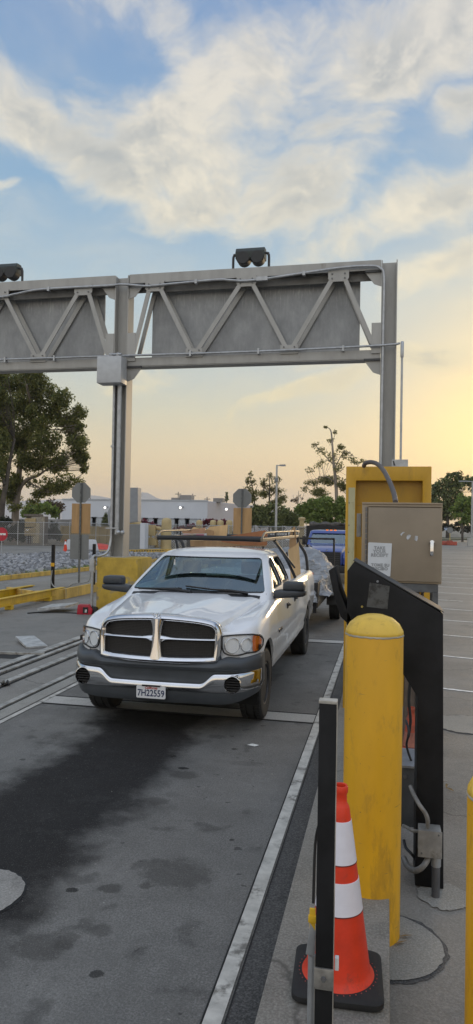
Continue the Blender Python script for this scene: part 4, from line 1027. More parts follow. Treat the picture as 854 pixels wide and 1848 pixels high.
# ================================================================= FOREGROUND
def yellowm(name,col,sc=3.0,dirtc=(.30,.17,.03)):
    m,nt,b=nodes(name); v=coords(nt); n=noise(nt,v,sc,5,.6,(1,1,.3)); n2=noise(nt,v,sc*5,6,.7,(1,1,.35)); n3=noise(nt,v,sc*12,4,.7)
    c=mixc(nt,sstep(nt,n,.3,.75),[x*.80 for x in col],col)
    c=mixc(nt,mth(nt,'MULTIPLY',sstep(nt,n2,.52,.72),.40),c,dirtc)
    c=mixc(nt,sstep(nt,n3,.70,.73),c,(.12,.09,.05))
    n9=noise(nt,v,sc*.7,7,.75,(1,1,.25)); c=mixc(nt,mth(nt,'MULTIPLY',sstep(nt,n9,.53,.60),.30),c,(.20,.12,.03))
    n10=noise(nt,v,sc*7,2,.5,(.35,.35,3)); c=mixc(nt,mth(nt,'MULTIPLY',sstep(nt,n10,.72,.75),.6),c,(.16,.12,.07))
    nt.links.new(c,b.inputs['Base Color']); b.inputs['Roughness'].default_value=.42; bump(nt,b,noise(nt,v,30,4,.6),.12,.004); return m
m_yel=yellowm('bollard_yellow',(.80,.42,.012))
m_yfr=yellowm('frame_yellow',(.60,.33,.018),2.0)
m_blk=pm('flat_black_steel',(.014,.014,.015),.55,var=.5,scale=3,fine=140,bmp=.12,dirt=((.022,.022,.021),.60),spec=.22)
def bollard(cx,cy,z0,z1,r,label,grp='yellow bollards by the kiosk'):
    t=thing('bollard',label,'bollard',(cx,cy,z0),0,grp)
    h=z1-z0; b=B(); lathe(b,[(r,-.02),(r,h-.115),(r*.985,h-.108)],(0,0,0),'z',64); obj('post',b,m_yel,t,40)
    b=B(); lathe(b,[(r*.98,h-.112),(r*1.005,h-.108),(r*.99,h-.09),(r*.86,h-.052),(r*.62,h-.020),(r*.3,h-.003),(.001,h)],(0,0,0),'z',64); cp=obj('cap',b,yellowm('cap_yellow',(.85,.55,.07),5) if 'cap_yellow' not in bpy.data.materials else bpy.data.materials['cap_yellow'],t,60)
    b=B(); n=64; secs=[]
    for k in range(n):
        a=2*PI*k/n; q=r*1.004; j=random.uniform(-.003,.003); 
        secs.append([Vector((q*math.cos(a),q*math.sin(a),h-.119+j)),Vector(((q+.003)*math.cos(a),(q+.003)*math.sin(a),h-.115+j)),Vector((q*math.cos(a),q*math.sin(a),h-.108+j*.5))])
    secs.append([p.copy() for p in secs[0]]); loft(b,secs,False,False); obj('weld_bead',b,pm('chipped_edge',(.42,.38,.30),.7),cp,60)
    return t
bollard(-.062,4.115,-.15,1.645,.162,'large yellow steel bollard with domed cap standing behind the traffic cone')
bollard(.480,3.0,-.15,1.19,.150,'shorter yellow bollard cut off by the right edge of the photo')
# black post with steel cap and clamp
t=thing('guide_post','flat black square steel post in front of the cone with a metal cap','post',(-.200,2.60,.12),0)
b=B(); box(b,-.0315,.0315,-.012,.012,0,1.376); obj('bar',b,m_blk,t,25,bevel=.002)
b=B(); box(b,-.033,.033,-.014,.030,1.377,1.388); box(b,.0318,.0335,-.012,.020,.02,1.376); obj('edge_strip',b,pm('raw_steel_edge',(.50,.47,.42),.45,.5,var=.3,scale=12),t,20,bevel=.0015)
b=B(); box(b,-.035,.035,-.022,-.0125,.36,.435); br=obj('clamp_plate',b,pm('clamp_steel',(.36,.34,.31),.4,.7,var=.3,scale=20),t,20,bevel=.003)
b=B(); lathe(b,[(.009,-.030),(.011,-.0225)],(0,0,.40),'y',6); obj('bolt',b,m_bolt,br,0)
t=thing('conduit_stub','grey conduit with a yellow tag strapped behind the black post','conduit',(-.252,2.68,.12))
b=B(); tube(b,[(0,0,0),(0,0,.42)],.015,12); obj('pipe',b,m_gal2,t,60)
b=B(); prism(b,[(-.022,-.024,.43),(.012,-.024,.43),(.014,-.024,.52),(-.008,-.024,.55),(-.012,-.024,.50)],(0,.045,0)); obj('coupling',b,m_gal2,t,30,bevel=.004)
b=B(); box(b,-.010,.012,-.022,-.012,.50,.60); box(b,-.014,.016,-.026,-.010,.55,.575); obj('tag',b,pm('tag_yellow',(.75,.45,.02),.4,bmp=0),t,20,bevel=.002)
b=B(); tube(b,smoothpath([(0,.02,.60),(.0,.06,.80),(.015,.06,.88),(.02,.03,.83)],4),.006,6); obj('wire_loop',b,m_black,t,60)
t=thing('clip','small white plastic clip on the right side of the black post','clip',(-.160,2.63,.55))
b=B(); box(b,-.004,.010,-.01,.01,-.02,.025); obj('body',b,pm('white_plastic',(.7,.7,.7),.5,bmp=0),t,20,bevel=.002)
# traffic cone
m_orange=pm('cone_orange',(.74,.045,.012),.5,var=.18,scale=6,fine=50,bmp=.05,dirt=((.35,.05,.03),.56))
m_reflw=pm('reflective_white',(.78,.76,.82),.35,var=.05,scale=10,bmp=.05,fine=120)
m_cbase=pm('cone_base_rubber',(.018,.018,.018),.8,var=.4,scale=10,bmp=.4,fine=70,bdist=.003)
def cone(name,loc,H_,label,rz=0,mo=m_orange,mw=m_reflw,mb=m_cbase,grp=None,W=.203,bands=((.45,.60),(.67,.87))):
    t=thing(name,label,'traffic cone',loc,rz,grp); k=H_/.90; FW_=1.09 if H_>.82 else 1.0
    b=B(); secs=[]
    for z,w in ((0,W-.01),(.012,W),(.034,W),(.045,W-.014)):
        secs.append([Vector((x*k,y*k,z*k)) for x,y in roundpoly([(-w,-w),(w,-w),(w,w),(-w,w)],.055,5)])
    loft(b,secs); obj('base',b,mb,t,40)
    rad=lambda z:(FW_*.138-(FW_*.138-.036)*((z-.045)/.80))*k
    prof=[(.152*k*FW_,.0455*k),(.148*k*FW_,.052*k),(.139*k*FW_,.062*k)]
    zz=.08
    while zz<.80: prof.append((rad(zz),zz*k)); zz+=.04
    prof+=[(rad(.80),.80*k),(rad(.81)*.9,.812*k),(.031*k,.822*k),(.029*k,.858*k),(.034*k,.868*k),(.035*k,.892*k),(.031*k,.90*k),(.025*k,.898*k),(.022*k,.86*k),(.02*k,.7*k)]
    b=B(); lathe(b,prof,(0,0,0),'z',48); obj('body',b,mo,t,50)
    for z0,z1 in bands:
        b=B(); q=.0022; lathe(b,[(rad(z0),z0*k),(rad(z0)+q,z0*k+.001),(rad(z1)+q,z1*k-.001),(rad(z1),z1*k)],(0,0,0),'z',48); obj('reflective_band',b,mw,t,50)
        b=B(); 
        for e in (z0,): lathe(b,[(rad(e)+.001,e*k-.004),(rad(e)+.0032,e*k-.003),(rad(e)+.0032,e*k+.001),(rad(e)+.001,e*k+.002)],(0,0,0),'z',48)
        obj('band_edge',b,pm('band_edge_dark',(.16,.02,.015),.6,bmp=0),t,50)
    b=B(); n=40
    for i in range(n):
        a=2*PI*i/n; M=Matrix.Translation((.163*FW_*k*math.cos(a),.163*FW_*k*math.sin(a),.0455*k)); bmesh.ops.create_icosphere(b,subdivisions=1,radius=.0035*k,matrix=M)
    if H_>.82: obj('moulded_dots',b,pm('cone_dots',(.30,.06,.05),.6,bmp=0),t,60)
    else: b.free()
    return t
cone('traffic_cone',(-.187,3.22,.12),.865,'orange traffic cone with two white bands on a black base in the foreground',rz=math.radians(3),bands=((.345,.485),(.56,.745)))
m_dorange=pm('dirty_cone_orange',(.42,.07,.03),.7,var=.35,scale=7,bmp=.2,dirt=((.16,.06,.04),.5))
m_dwhite=pm('dirty_cone_band',(.34,.13,.09),.7,var=.4,scale=7)
cone('traffic_cone',(.215,6.0,-.13),.80,'dirty faded traffic cone half hidden between the bollard and black pedestal',mo=m_dorange,mw=m_dwhite,bands=((.30,.45),(.55,.68)))
# kiosk pedestal
t=thing('kiosk_pedestal','black steel ticket kiosk pedestal with a slanted hood seen from its side','kiosk',(.29,4.70,-.15))
L=lambda x,z:(x-.29,0,z+.15)
KP=[(-.205,1.911),(-.250,1.848),(-.250,1.50),(-.17,1.36),(.03,1.34),(.118,1.19),(.205,1.055),(.205,-.14),(.380,-.14),(.357,1.592)]
b=B(); prism(b,[L(x,z) for x,z in KP],(0,.34,0)); obj('housing',b,m_blk,t,25,bevel=.004)
b=B(); a=Vector(L(-.212,1.915)); c=Vector(L(.361,1.599)); bar(b,a+Vector((0,.17,.0035)),c+Vector((0,.17,.0035)),.352,.005); obj('hood_edge',b,pm('edge_dark',(.05,.05,.05),.7),t,0)
b=B(); prism(b,[L(-.372,1.845),L(-.335,1.868),L(-.30,1.72),L(-.252,1.60),L(-.215,1.53),L(-.24,1.50),L(-.29,1.545),L(-.335,1.68)],(0,.34,0)); obj('visor',b,m_blk,t,25,bevel=.004)
b=B(); prism(b,[Vector(L(x,z))+Vector((0,-.003,0)) for x,z in ((-.105,1.776),(.022,1.757),(.010,1.608),(-.122,1.618))],(0,.002,0)); 
def stickm():
    m,nt,b_=nodes('worn_decal'); v=coords(nt); n=noise(nt,v,14,5,.7); c=mixc(nt,sstep(nt,n,.45,.62),(.075,.078,.08),(.022,.022,.023)); nt.links.new(c,b_.inputs['Base Color']); b_.inputs['Roughness'].default_value=.35; return m
obj('decal',b,stickm(),t,0)
for x,z in ((-.055,1.785),(-.152,1.618)):
    b=B(); lathe(b,[(.008,-.006),(.009,.0)],Vector(L(x,z)),'y',8); obj('rivet',b,m_chrome,t,0)
# junction box on kiosk leg with hoses
m_jb=pm('weathered_box_grey',(.30,.29,.27),.55,.3,var=.3,scale=8,dirt=((.16,.14,.11),.55))
t=thing('junction_box','weathered grey junction box on the foot of the black kiosk pedestal','junction box',(.285,4.60,.115))
b=B(); box(b,-.068,.068,-.045,.075,0,.155); obj('case',b,m_jb,t,25,bevel=.005)
b=B(); box(b,-.072,.072,-.052,-.0455,-.004,.160); cv=obj('cover',b,m_jb,t,20,bevel=.003)
for x,z in ((-.05,.02),(.05,.14)):
    b=B(); lathe(b,[(.005,-.056),(.006,-.052)],(x,0,z),'y',8); obj('screw',b,m_bolt,cv,0)
b=B(); tube(b,[(.040,0,-.01),(.040,0,-.07)],.030,12); obj('fitting',b,m_gal2,t,60)
b=B(); tube(b,[(.040,.0,-.06),(.040,.0,-.27)],.025,12); obj('riser',b,pm('grey_pvc',(.10,.10,.105),.5),t,60)
m_flex=pm('grey_flex_hose',(.20,.19,.175),.5,var=.3,scale=20)
def hose(pts,r,lab,rib=True,mat=m_flex):
    P=smoothpath(pts,14); rr=[r*(1+(.10 if i%2 else -.04)) for i in range(len(P))] if rib else r
    b=B(); tube(b,P,rr,10); return tag(cobj('flexible_hose',b,mat,None,loc=P[0],smooth=60),lab,'hose')
hose([at(741,1419,4.75),at(746,1432,4.68),at(757,1452,4.6),at(768,1468,4.58),at(772,1480,4.58),at(772,1493,4.6)],.013,'ribbed grey hose curving from the hidden bracket down into the junction box')
hose([at(773,1533,4.62),at(772,1550,4.58),at(762,1565,4.55),at(748,1571,4.6),at(735,1562,4.7),at(729,1548,4.8)],.017,'thick grey hose looping under the junction box near the ground')
hose([at(728,1490,4.95),at(736,1494,4.8),at(745,1499,4.68),at(756,1500,4.62)],.010,'short hose entering the left side of the junction box')
hose([at(729,1516,4.9),at(733,1530,4.85),at(742,1540,4.8),at(752,1553,4.8)],.009,'thin dark hose hanging behind the bollard foot',mat=m_black)
# bracket box behind bollard
t=thing('control_box','grey control box with a steel lid between the bollard and the pedestal','control box',(.13,5.25,.0))
b=B(); box(b,-.12,.12,0,.16,.0,.42); obj('case',b,pm('box_dark_grey',(.09,.095,.10),.5,.3),t,20,bevel=.005)
b=B(); prism(b,[(-.13,-.02,.44),(.13,-.02,.44),(.13,.2,.50),(-.13,.2,.50)],(0,0,-.015)); obj('lid',b,pm('lid_steel',(.36,.37,.39),.4,.6),t,0)
b=B(); lathe(b,[(.014,-.02),(.016,0)],(.02,0,.36),'y',6); obj('bolt',b,m_bolt,t,0)
hose([at(733,1300,5.4),at(738,1322,5.3),at(734,1345,5.3),at(742,1372,5.3),at(747,1380,5.3)],.008,'thin black cable tangled behind the bollard',False,m_black)
hose([at(741,1225,5.5),at(738,1262,5.5),at(741,1300,5.5),at(737,1330,5.5)],.011,'dark cable hanging vertically behind the bollard',False,m_black)
# beige electrical cabinet on stand
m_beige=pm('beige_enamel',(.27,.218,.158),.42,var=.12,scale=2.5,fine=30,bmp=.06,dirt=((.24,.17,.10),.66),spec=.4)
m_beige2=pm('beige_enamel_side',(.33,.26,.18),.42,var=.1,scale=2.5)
t=thing('electrical_cabinet','beige metal electrical cabinet with a silver handle on a grey stand','cabinet',(.118,6.05,1.675),math.radians(-2))
b=B(); box(b,-.325,.325,0,.36,0,.665); obj('case',b,m_beige2,t,20,bevel=.008)
b=B(); box(b,-.272,.318,-.020,-.001,.018,.628); dr=obj('door',b,m_beige,t,20,bevel=.006)
b=B(); box(b,-.275,.322,-.024,-.001,.634,.642); box(b,-.325,.325,-.012,-.0005,.655,.668); obj('drip_edge',b,m_beige2,t,15,bevel=.002)
b=B()
for k in range(13): tube(b,[(-.288,-.012,.05+.045*k),(-.288,-.012,.088+.045*k)],.008,8)
obj('hinge',b,pm('hinge_steel',(.18,.17,.16),.5,.6),t,40)
b=B(); lathe(b,[(.018,-.055),(.021,-.048),(.021,-.02)],(.245,0,.345),'y',16); bar(b,(.245,-.058,.355),(.243,-.066,.235),.026,.014,up=(0,1,0)); obj('handle',b,m_chrome,dr,40,bevel=.002)
m_paper=pm('paper_sign',(.60,.62,.64),.6,var=.06,bmp=0,dirt=((.48,.47,.45),.62))
b=B(); prism(b,[(-.270,-.026,.325),(-.262,-.026,.333),(-.075,-.026,.328),(-.085,-.026,.055),(-.225,-.026,.05),(-.270,-.026,.075)],(0,.004,0)); pp=obj('paper_notice',b,m_paper,dr,0)
m_ink=pm('faded_ink',(.30,.31,.32),.6,bmp=0); 
for s_,x,z,sz in (('TAKE',-.175,.287,.036),('YOUR',-.175,.257,.036),('RECEIPT',-.175,.227,.036),('TOME SU',-.168,.145,.034),('RECIBO',-.168,.115,.034)):
    text(s_,sz,'notice_lettering',m_ink,pp,textM((x,-.0275,z),1.0),.0005,1.08,bold=.0015)
m_sil=pm('torn_tape_silver',(.48,.50,.54),.35,.3,var=.3,scale=30)
for P in ([(-.010,.405),(.012,.425),(.030,.423),(.010,.410),(.0,.390)],[(.045,.395),(.060,.405),(.078,.400),(.070,.378),(.052,.360),(.040,.375)],[(.105,.362),(.110,.395),(.132,.393),(.132,.372),(.125,.350)]):
    b=B(); prism(b,[(x,-.0235,z) for x,z in P],(0,.003,0)); obj('torn_sticker',b,m_sil,dr,0)
m_std=pm('grey_angle_steel',(.13,.135,.14),.5,.5,var=.3,scale=6)
t=thing('cabinet_stand','dark grey steel frame and legs under the beige cabinet','stand',(.118,6.05,-.15))
b=B(); box(b,-.30,.30,.0,.04,1.755,1.822); box(b,-.30,.30,.32,.36,1.755,1.822); obj('rail',b,m_std,t,10,bevel=.003)
for x in (.255,-.30):
    for y in (.0,.32):
        b=B(); box(b,x,x+.045,y,y+.045,0,1.754); obj('leg',b,m_std,t,10,bevel=.003)
t=thing('conduit_group','grey conduits hanging under the beige cabinet','conduit',(.20,6.2,1.15))
for x,r in ((-.06,.016),(.0,.022),(.05,.026),(.10,.012)):
    b=B(); tube(b,smoothpath([(x,0,.52),(x,0,.2),(x-.02,0,-.3),(x-.03,0,-1.2)],3),r,8); obj('pipe',b,pm('brown_conduit',(.13,.10,.08),.5),t,60)
t=thing('side_box','small grey box on the left flank of the beige cabinet','box',(-.235,6.2,2.05))
b=B(); box(b,-.02,.018,-.03,.06,0,.20); obj('case',b,m_jb,t,20,bevel=.004)
# yellow steel frame
t=thing('yellow_frame','tall yellow steel guard frame with a recessed panel behind the beige cabinet','steel frame',(0,8.0,-.15))
b=B(); box(b,-.455,.468,0,.55,2.735,2.957); box(b,-.455,.468,-.004,.001,2.73,2.96) ; b.free()
b=B(); prism(b,[(-.455,0,2.957),(.468,0,2.957),(.468,0,0),(.375,0,0),(.375,0,2.80),(-.345,0,2.80),(-.345,0,.0),(-.455,0,.0)],(0,.12,0)); obj('portal',b,m_yfr,t,20,bevel=.006)
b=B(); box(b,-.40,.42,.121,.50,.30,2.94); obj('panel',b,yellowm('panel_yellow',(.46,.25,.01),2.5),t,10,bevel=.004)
m_paley=yellowm('sun_faded_yellow',(.50,.47,.28),4,(.30,.20,.08))
b=B(); box(b,-.425,-.352,-.012,-.001,1.0,2.72); fp=obj('faded_plate',b,m_paley,t,0,bevel=.002)
for z in (1.2,1.45,1.75,2.0,2.3,2.55):
    b=B(); lathe(b,[(.006,-.015),(.007,-.012)],(-.415,0,z),'y',8); obj('bolt',b,m_bolt,fp,0)
b=B(); box(b,.28,.47,-.15,.25,-.0,.30); obj('foot',b,m_yfr,t,20,bevel=.01)
b=B(); box(b,-.47,-.30,-.1,.25,.0,.2); obj('foot',b,m_yfr,t,20,bevel=.01)
hose([at(657,841,7.9),at(660,836,7.8),at(670,834,7.7),at(682,838,7.5),at(693,850,7.2),at(703,869,6.8),at(711,890,6.5),at(714,906,6.25)],.022,'thick dark hose arching from the yellow frame to the cabinet top',True,pm('dark_hose',(.10,.085,.08),.5))
# dry leaves
m_leaf=pm('dry_leaf',(.28,.18,.07),.8,bmp=0)
for i,(x,y) in enumerate(((723,1702),(733,1690),(800,1412),(812,1425),(806,1418))):
    p=gr(x,y,-.135); b=B(); a=random.uniform(0,3); d=Vector((math.cos(a),math.sin(a),.1))*.045; s=d.cross(Vector((0,0,1))).normalized()*.012
    b.faces.new([b.verts.new(q) for q in (-d,-d*.2+s+Vector((0,0,.008)),d,-d*.1-s)]); o=obj('dry_leaf',b,m_leaf,None,0); o.location=p+Vector((0,0,.004))
    tag(o,('long dry leaf on the footing beside the large bollard','small curled dry leaf nearest the large bollard footing','dry leaf on the asphalt right of the pedestal, leftmost of three','dry leaf on the asphalt right of the pedestal, rightmost of three','dry leaf on the asphalt right of the pedestal, middle of three')[i],'leaf',group='dry leaves')
# white litter in the lane
p=gr(457,1345,.006); b=B(); b.faces.new([b.verts.new(q) for q in ((-.06,0,0),(.02,-.03,0),(.06,.01,.004),(.0,.03,.006),(-.02,.05,0))]); o=obj('paper_scrap',b,m_paint,None,0); o.location=p; tag(o,'white scrap of paper lying on the lane in front of the pickup','litter')
# ================================================================= LEFT LANES
m_ybeam=yellowm('beam_yellow',(.72,.46,.02),2)
def guide(x,y0,y1,w,label):
    t=thing('guide_rail',label,'guide rail',(x,y0,0),0,'yellow guide rails of the left lane')
    b=B(); l=y1-y0; box(b,-w/2,w/2,0,l,.10,.115); box(b,-w/2,w/2,0,l,.285,.30); box(b,-.01,.01,0,l,.1155,.2845); obj('beam',b,m_ybeam,t,0)
    k=0
    while k*2+.6<l:
        b=B(); box(b,-.09,.09,k*2+.5,k*2+.62,0,.099); obj('foot',b,m_ybeam,t,0,bevel=.004); k+=1
    b=B(); box(b,-.012,.012,l-.5,l-.3,.116,.284) ; obj('stiffener',b,m_ybeam,t,0)
    return t
guide(-8.84,9.0,18.45,.14,'long yellow steel guide rail on the ground, the nearer of two')
guide(-9.90,10.0,18.7,.14,'shorter yellow steel guide rail on the ground, the farther of two')
b=B(); q=B()
# hatch plate tilted + pit
m_plate2=pm('checker_plate',(.50,.50,.49),.45,.4,var=.3,scale=6,dirt=((.2,.17,.14),.58))
def plate(pts,th,label):
    b=B(); n=(Vector(pts[1])-Vector(pts[0])).cross(Vector(pts[2])-Vector(pts[0])).normalized(); 
    if n.z<0:n=-n
    p3=Vector(pts[3]); p3-=n*((p3-Vector(pts[0])).dot(n)); P=[Vector(pts[0]),Vector(pts[1]),Vector(pts[2]),p3]
    prism(b,P,-n*th); return tag(cobj('hatch_plate',b,m_plate2,None,loc=P[0],smooth=0),label,'hatch plate','lifted scale hatch plates')
plate([gr(28,1148,.10),gr(62,1147,.10),gr(86,1165,.04),gr(48,1167,.04)],.03,'square steel hatch plate lying askew beside the open floor pit')
plate([gr(68,1098,.12),gr(94,1090,.12),gr(142,1087,.16),gr(118,1095,.14)],.05,'long steel hatch plate propped up near the red toolbox')
sheet('floor_pit',[gr(-10,1179,0).to_2d()[:],gr(78,1181,0).to_2d()[:],gr(60,1191,0).to_2d()[:],gr(-10,1188,0).to_2d()[:]],.006,m_groove)
b=B(); bar(b,gr(-10,1178,.02),gr(80,1180.5,.02),.06,.04); tag(obj('pit_frame',b,m_steel,None,0),kind='structure')
b=B(); tube(b,smoothpath([gr(50,1107,.01),gr(80,1105,.01),gr(120,1106,.01),gr(141,1107,.01)],4),.02,6); tag(cobj('power_cable',b,m_black,None,loc=gr(50,1107,0),smooth=60),'black cable running along the ground to the red toolbox','cable')
# red toolbox
t=thing('toolbox','small red power tool case on the ground by the yellow column base','toolbox',(*gr(154,1108,0)[:2],0),.2)
b=B(); prism(b,[(-.17,-.12,0),(.17,-.12,0),(.19,-.12,.12),(.10,-.12,.22),(-.15,-.12,.22)],(0,.24,0)); obj('case',b,pm('tool_red',(.42,.012,.03),.45,bmp=0),t,20,bevel=.012)
b=B(); box(b,-.03,.09,-.127,-.121,.03,.17); obj('vent_panel',b,m_black,t,0)
b=B(); box(b,.02,.035,-.131,-.128,.05,.12); box(b,.045,.06,-.131,-.128,.05,.12); obj('markings',b,m_paint,t,0)
b=B(); prism(b,[(.19,-.08,.02),(.30,-.08,.05),(.28,-.08,.15),(.16,-.08,.20)],(0,.16,0)); obj('handle',b,m_black,t,20,bevel=.01)
# tangled black cable at left
p0=gr(14,1235,.02); b=B(); pts=[gr(-8,1242,.02)]+[gr(2+i*2.4,1232+3.5*math.sin(i*2.3),.02+.02*(i%2)) for i in range(7)]+[gr(14,1228,.02)]
tube(b,smoothpath(pts,4),.012,6); tag(cobj('rope_tangle',b,m_black,None,loc=pts[0],smooth=60),'tangled black strap lying between the rails at the left edge','strap')
# black guide posts with yellow reflector
def thinpost(x,y,Y,h,label,boxed=False):
    p=gr(x,y,.25); t=thing('slim_post',label,'post',(p.x,p.y,.25),0,'slim black posts on the left island')
    b=B(); box(b,-.045,.045,-.03,.03,0,h); obj('bar',b,m_blk,t,10,bevel=.004)
    b=B(); box(b,-.055,.055,-.036,-.030,h*.50,h*.58); obj('reflector',b,m_yel,t,0)
    if boxed:
        b=B(); box(b,-.06,.06,-.14,-.031,h*.30,h*.44); obj('outlet_box',b,m_jb,t,10,bevel=.005)
    return p
p1=thinpost(95,1061,0,1.22,'slim black post with a yellow band left of the octagonal sign')
p2=thinpost(169,1055,0,1.22,'slim black post with a small box beside the yellow column base',True)
b=B(); tube(b,smoothpath([p1+Vector((.0,-.05,.5)),p1+Vector((0,-.07,.15)),p1+Vector((.25,-.2,.02)),(p1+p2)/2+Vector((0,-.4,.02)),p2+Vector((-.5,-.4,.03)),p2+Vector((-.1,-.2,.1)),p2+Vector((-.05,-.12,.35))],6),.017,6)
tag(cobj('cable',b,pm('pale_cable',(.3,.3,.28),.6),None,loc=p1,smooth=60),'pale cable sagging along the island between the two slim black posts','cable')
# octagonal sign backs
m_perf=pm('perforated_post',(.17,.18,.18),.5,.5,var=.4,scale=20)
m_signb=pm('sign_back_aluminium',(.21,.22,.225),.42,.5,var=.08,scale=2.5,fine=60)
m_osb=plym('orange_plywood',(.54,.33,.15))
def signpost(px,base_y,z0,px_parts,Y,label,pcol):
    p=at(px,base_y,Y) ; X=p.x; t=thing('stop_sign',label,'road sign',(X,Y,z0))
    top=px_parts['oct'][0]
    zc=at(px,(px_parts['oct'][0]+px_parts['oct'][1])/2,Y).z; r=abs(at(px,px_parts['oct'][0],Y).z-at(px,px_parts['oct'][1],Y).z)/2/math.cos(PI/8)
    x0=at(px_parts['cx'],900,Y).x-X
    b=B(); zt=zc+r*.9; box(b,x0-.025,x0+.025,-.028,.022,0,zt-z0); ps=obj('post',b,m_perf,t,0)
    b=B(); n=int((zt-z0)/.05)
    for k in range(n): lathe(b,[(.011,-.0300),(.011,-.0285)],(x0,0,.03+.05*k),'y',6)
    obj('post_holes',b,m_groove,ps,0)
    b=B(); prism(b,[(x0+r*math.cos(PI/8+k*PI/4),.023,zc-z0+r*math.sin(PI/8+k*PI/4)) for k in range(8)],(0,.005,0)); obj('octagon_panel',b,m_signb,t,0)
    for (xa,xb,ya,yb_),mm,nm in px_parts['rect']:
        A=at(xa,ya,Y);C=at(xb,yb_,Y); b=B(); box(b,A.x-X,C.x-X,.024,.036,C.z-z0,A.z-z0); obj(nm,b,mm,t,0)
    return t
Yp=gr(140,1052,.25).y
signpost(141,1050,.25,dict(oct=(871,907),cx=146,rect=[((129.5,162,908.5,963),m_osb,'plywood_panel'),((126.5,159,964.5,1010),m_signb,'lower_panel')]),Yp,'octagonal stop sign back above orange plywood and a grey plate on the left island',1)
signpost(437,1000,.0,dict(oct=(882,916),cx=437,rect=[((421.5,453.5,916.5,968),m_osb,'plywood_panel')]),25.5,'back of an octagonal stop sign above plywood behind the pickup',1)
# ================================================================= BACKGROUND
m_bw=pm('warehouse_white',(.56,.58,.62),.8,var=.05,scale=.2,fine=4,bmp=0)
m_bpink=pm('warehouse_end_wall',(.55,.50,.49),.8,var=.05,scale=.2,bmp=0)
YB=120
A=at(113,903,YB); C=at(375,903,YB); hgt=(A.z+C.z)/2
t=thing('warehouse','long white warehouse with a flat roof behind the fence','building',(A.x,YB,-.15))
b=B(); w=C.x-A.x; D=Vector((at(421,906,YB+13).x-C.x,13,0)); hz=hgt+.15
prism(b,[(0,0,0),(w,0,0),(w+D.x*3,39,0),(0,39,0)],(0,0,hz)); obj('wall',b,[m_bw],t,0)
b=B(); prism(b,[(w+.02,-.02,0.3),(w+D.x*3+.02,39,.3),(w+D.x*3+.05,39,.3),(w+.05,-.02,.3)],(0,0,hz-.4)); obj('end_wall',b,m_bpink,t,0)
b=B(); box(b,-.1,w+.1,-.12,0,hz-.02,hz+.18); obj('parapet',b,pm('parapet_grey',(.42,.44,.46),.7),t,0)
m_dock=pm('dock_dark',(.30,.31,.33),.7); m_dockdoor=pm('dock_door',(.42,.45,.48),.6)
for i in range(11):
    x=4+i*(w-6)/11; 
    b=B(); box(b,x,x+2.6,-.06,-.01,.4,2.9); dd=obj('dock_door',b,m_dockdoor,t,0)
    b=B(); box(b,x-.15,x,-.1,-.01,.3,3.1); box(b,x+2.6,x+2.75,-.1,-.01,.3,3.1); box(b,x-.15,x+2.75,-.1,-.01,2.9,3.15); obj('door_frame',b,m_dock,dd,0)
for px,ww in ((317,12),(331,20),(392,14)):
    q=at(px,903,YB+5); b=B(); box(b,q.x-A.x-.5,q.x-A.x+ww*.09,4,6,hz-.01,hz+ (1.2 if px==331 else .7)); obj('rooftop_unit',b,pm('rooftop_grey',(.25,.23,.21),.7),t,0)
def walllamp(px,py,label):
    q=at(px,py,YB-.35); k=thing('wall_lamp',label,'lamp',q,0,'lit wall lamps on the warehouse'); b=B(); box(b,-.45,.45,0,.34,0,.25); obj('housing',b,m_dock,k,0); b=B(); bmesh.ops.create_icosphere(b,subdivisions=2,radius=.22,matrix=Matrix.Translation((0,-.15,-.02))); obj('lens',b,emis('lamp_glow',(1,.97,.9),1.6) if 'lamp_glow' not in bpy.data.materials else bpy.data.materials['lamp_glow'],k,60)
walllamp(326,916,'bright wall lamp on the warehouse front above the pickup roof'); walllamp(190,916,'bright wall lamp on the warehouse between the octagonal sign and the gantry column'); walllamp(409,919,'wall lamp near the right end of the warehouse')
# utility poles and far conifer handled in TREES
for px,yt in ((322,888),(348,891),(163,898),(374,897)):
    q=at(px,yt,200); t=tag(cobj('utility_pole',(lambda b:(tube(b,[(q.x,200,0),(q.x,200,q.z)],.14,6),box(b,q.x-.9,q.x+.9,199.9,200.1,q.z-.7,q.z-.5),b)[2])(B()),m_bolt,None,loc=(q.x,200,0)),{322:'distant utility pole with a crossarm above the warehouse roof, second from the left',348:'distant utility pole above the warehouse roof beside the rooftop units',163:'distant utility pole above the warehouse left of the gantry column',374:'short distant utility pole at the corner of the warehouse roof'}[px],'utility pole','distant utility poles')
# low walls, tan containers, fence
m_tan=pm('tan_corrugated',(.36,.27,.12),.7,var=.15,scale=.6,fine=8)
def panelwall(pA,pB,ytop,Y,n,label,mat=m_tan,name='tan_wall'):
    A=at(pA,ytop,Y); C=at(pB,ytop,Y); t=thing(name,label,'wall',(A.x,Y,0)); w=C.x-A.x
    b=B(); box(b,0,w,0,.2,0,A.z); obj('panel',b,mat,t,0)
    b=B()
    for k in range(n+1): x=w*k/n; box(b,x-.12,x+.12,-.10,-.005,0,A.z+.03)
    box(b,0,w,-.08,-.005,A.z-.15,A.z-.03); obj('rib',b,mat,t,0); return t
panelwall(112,205,949,66,7,'tan panelled wall behind the fence left of the gantry column')
panelwall(340,423,958,62,6,'dark low wall behind the small yellow vessels above the pickup roof',pm('dark_wall',(.07,.06,.055),.8))
panelwall(-20,128,935,82,6,'long low grey shed wall behind the utility enclosure',pm('shed_grey',(.30,.30,.30),.8,var=.2,scale=.5),'shed_wall')
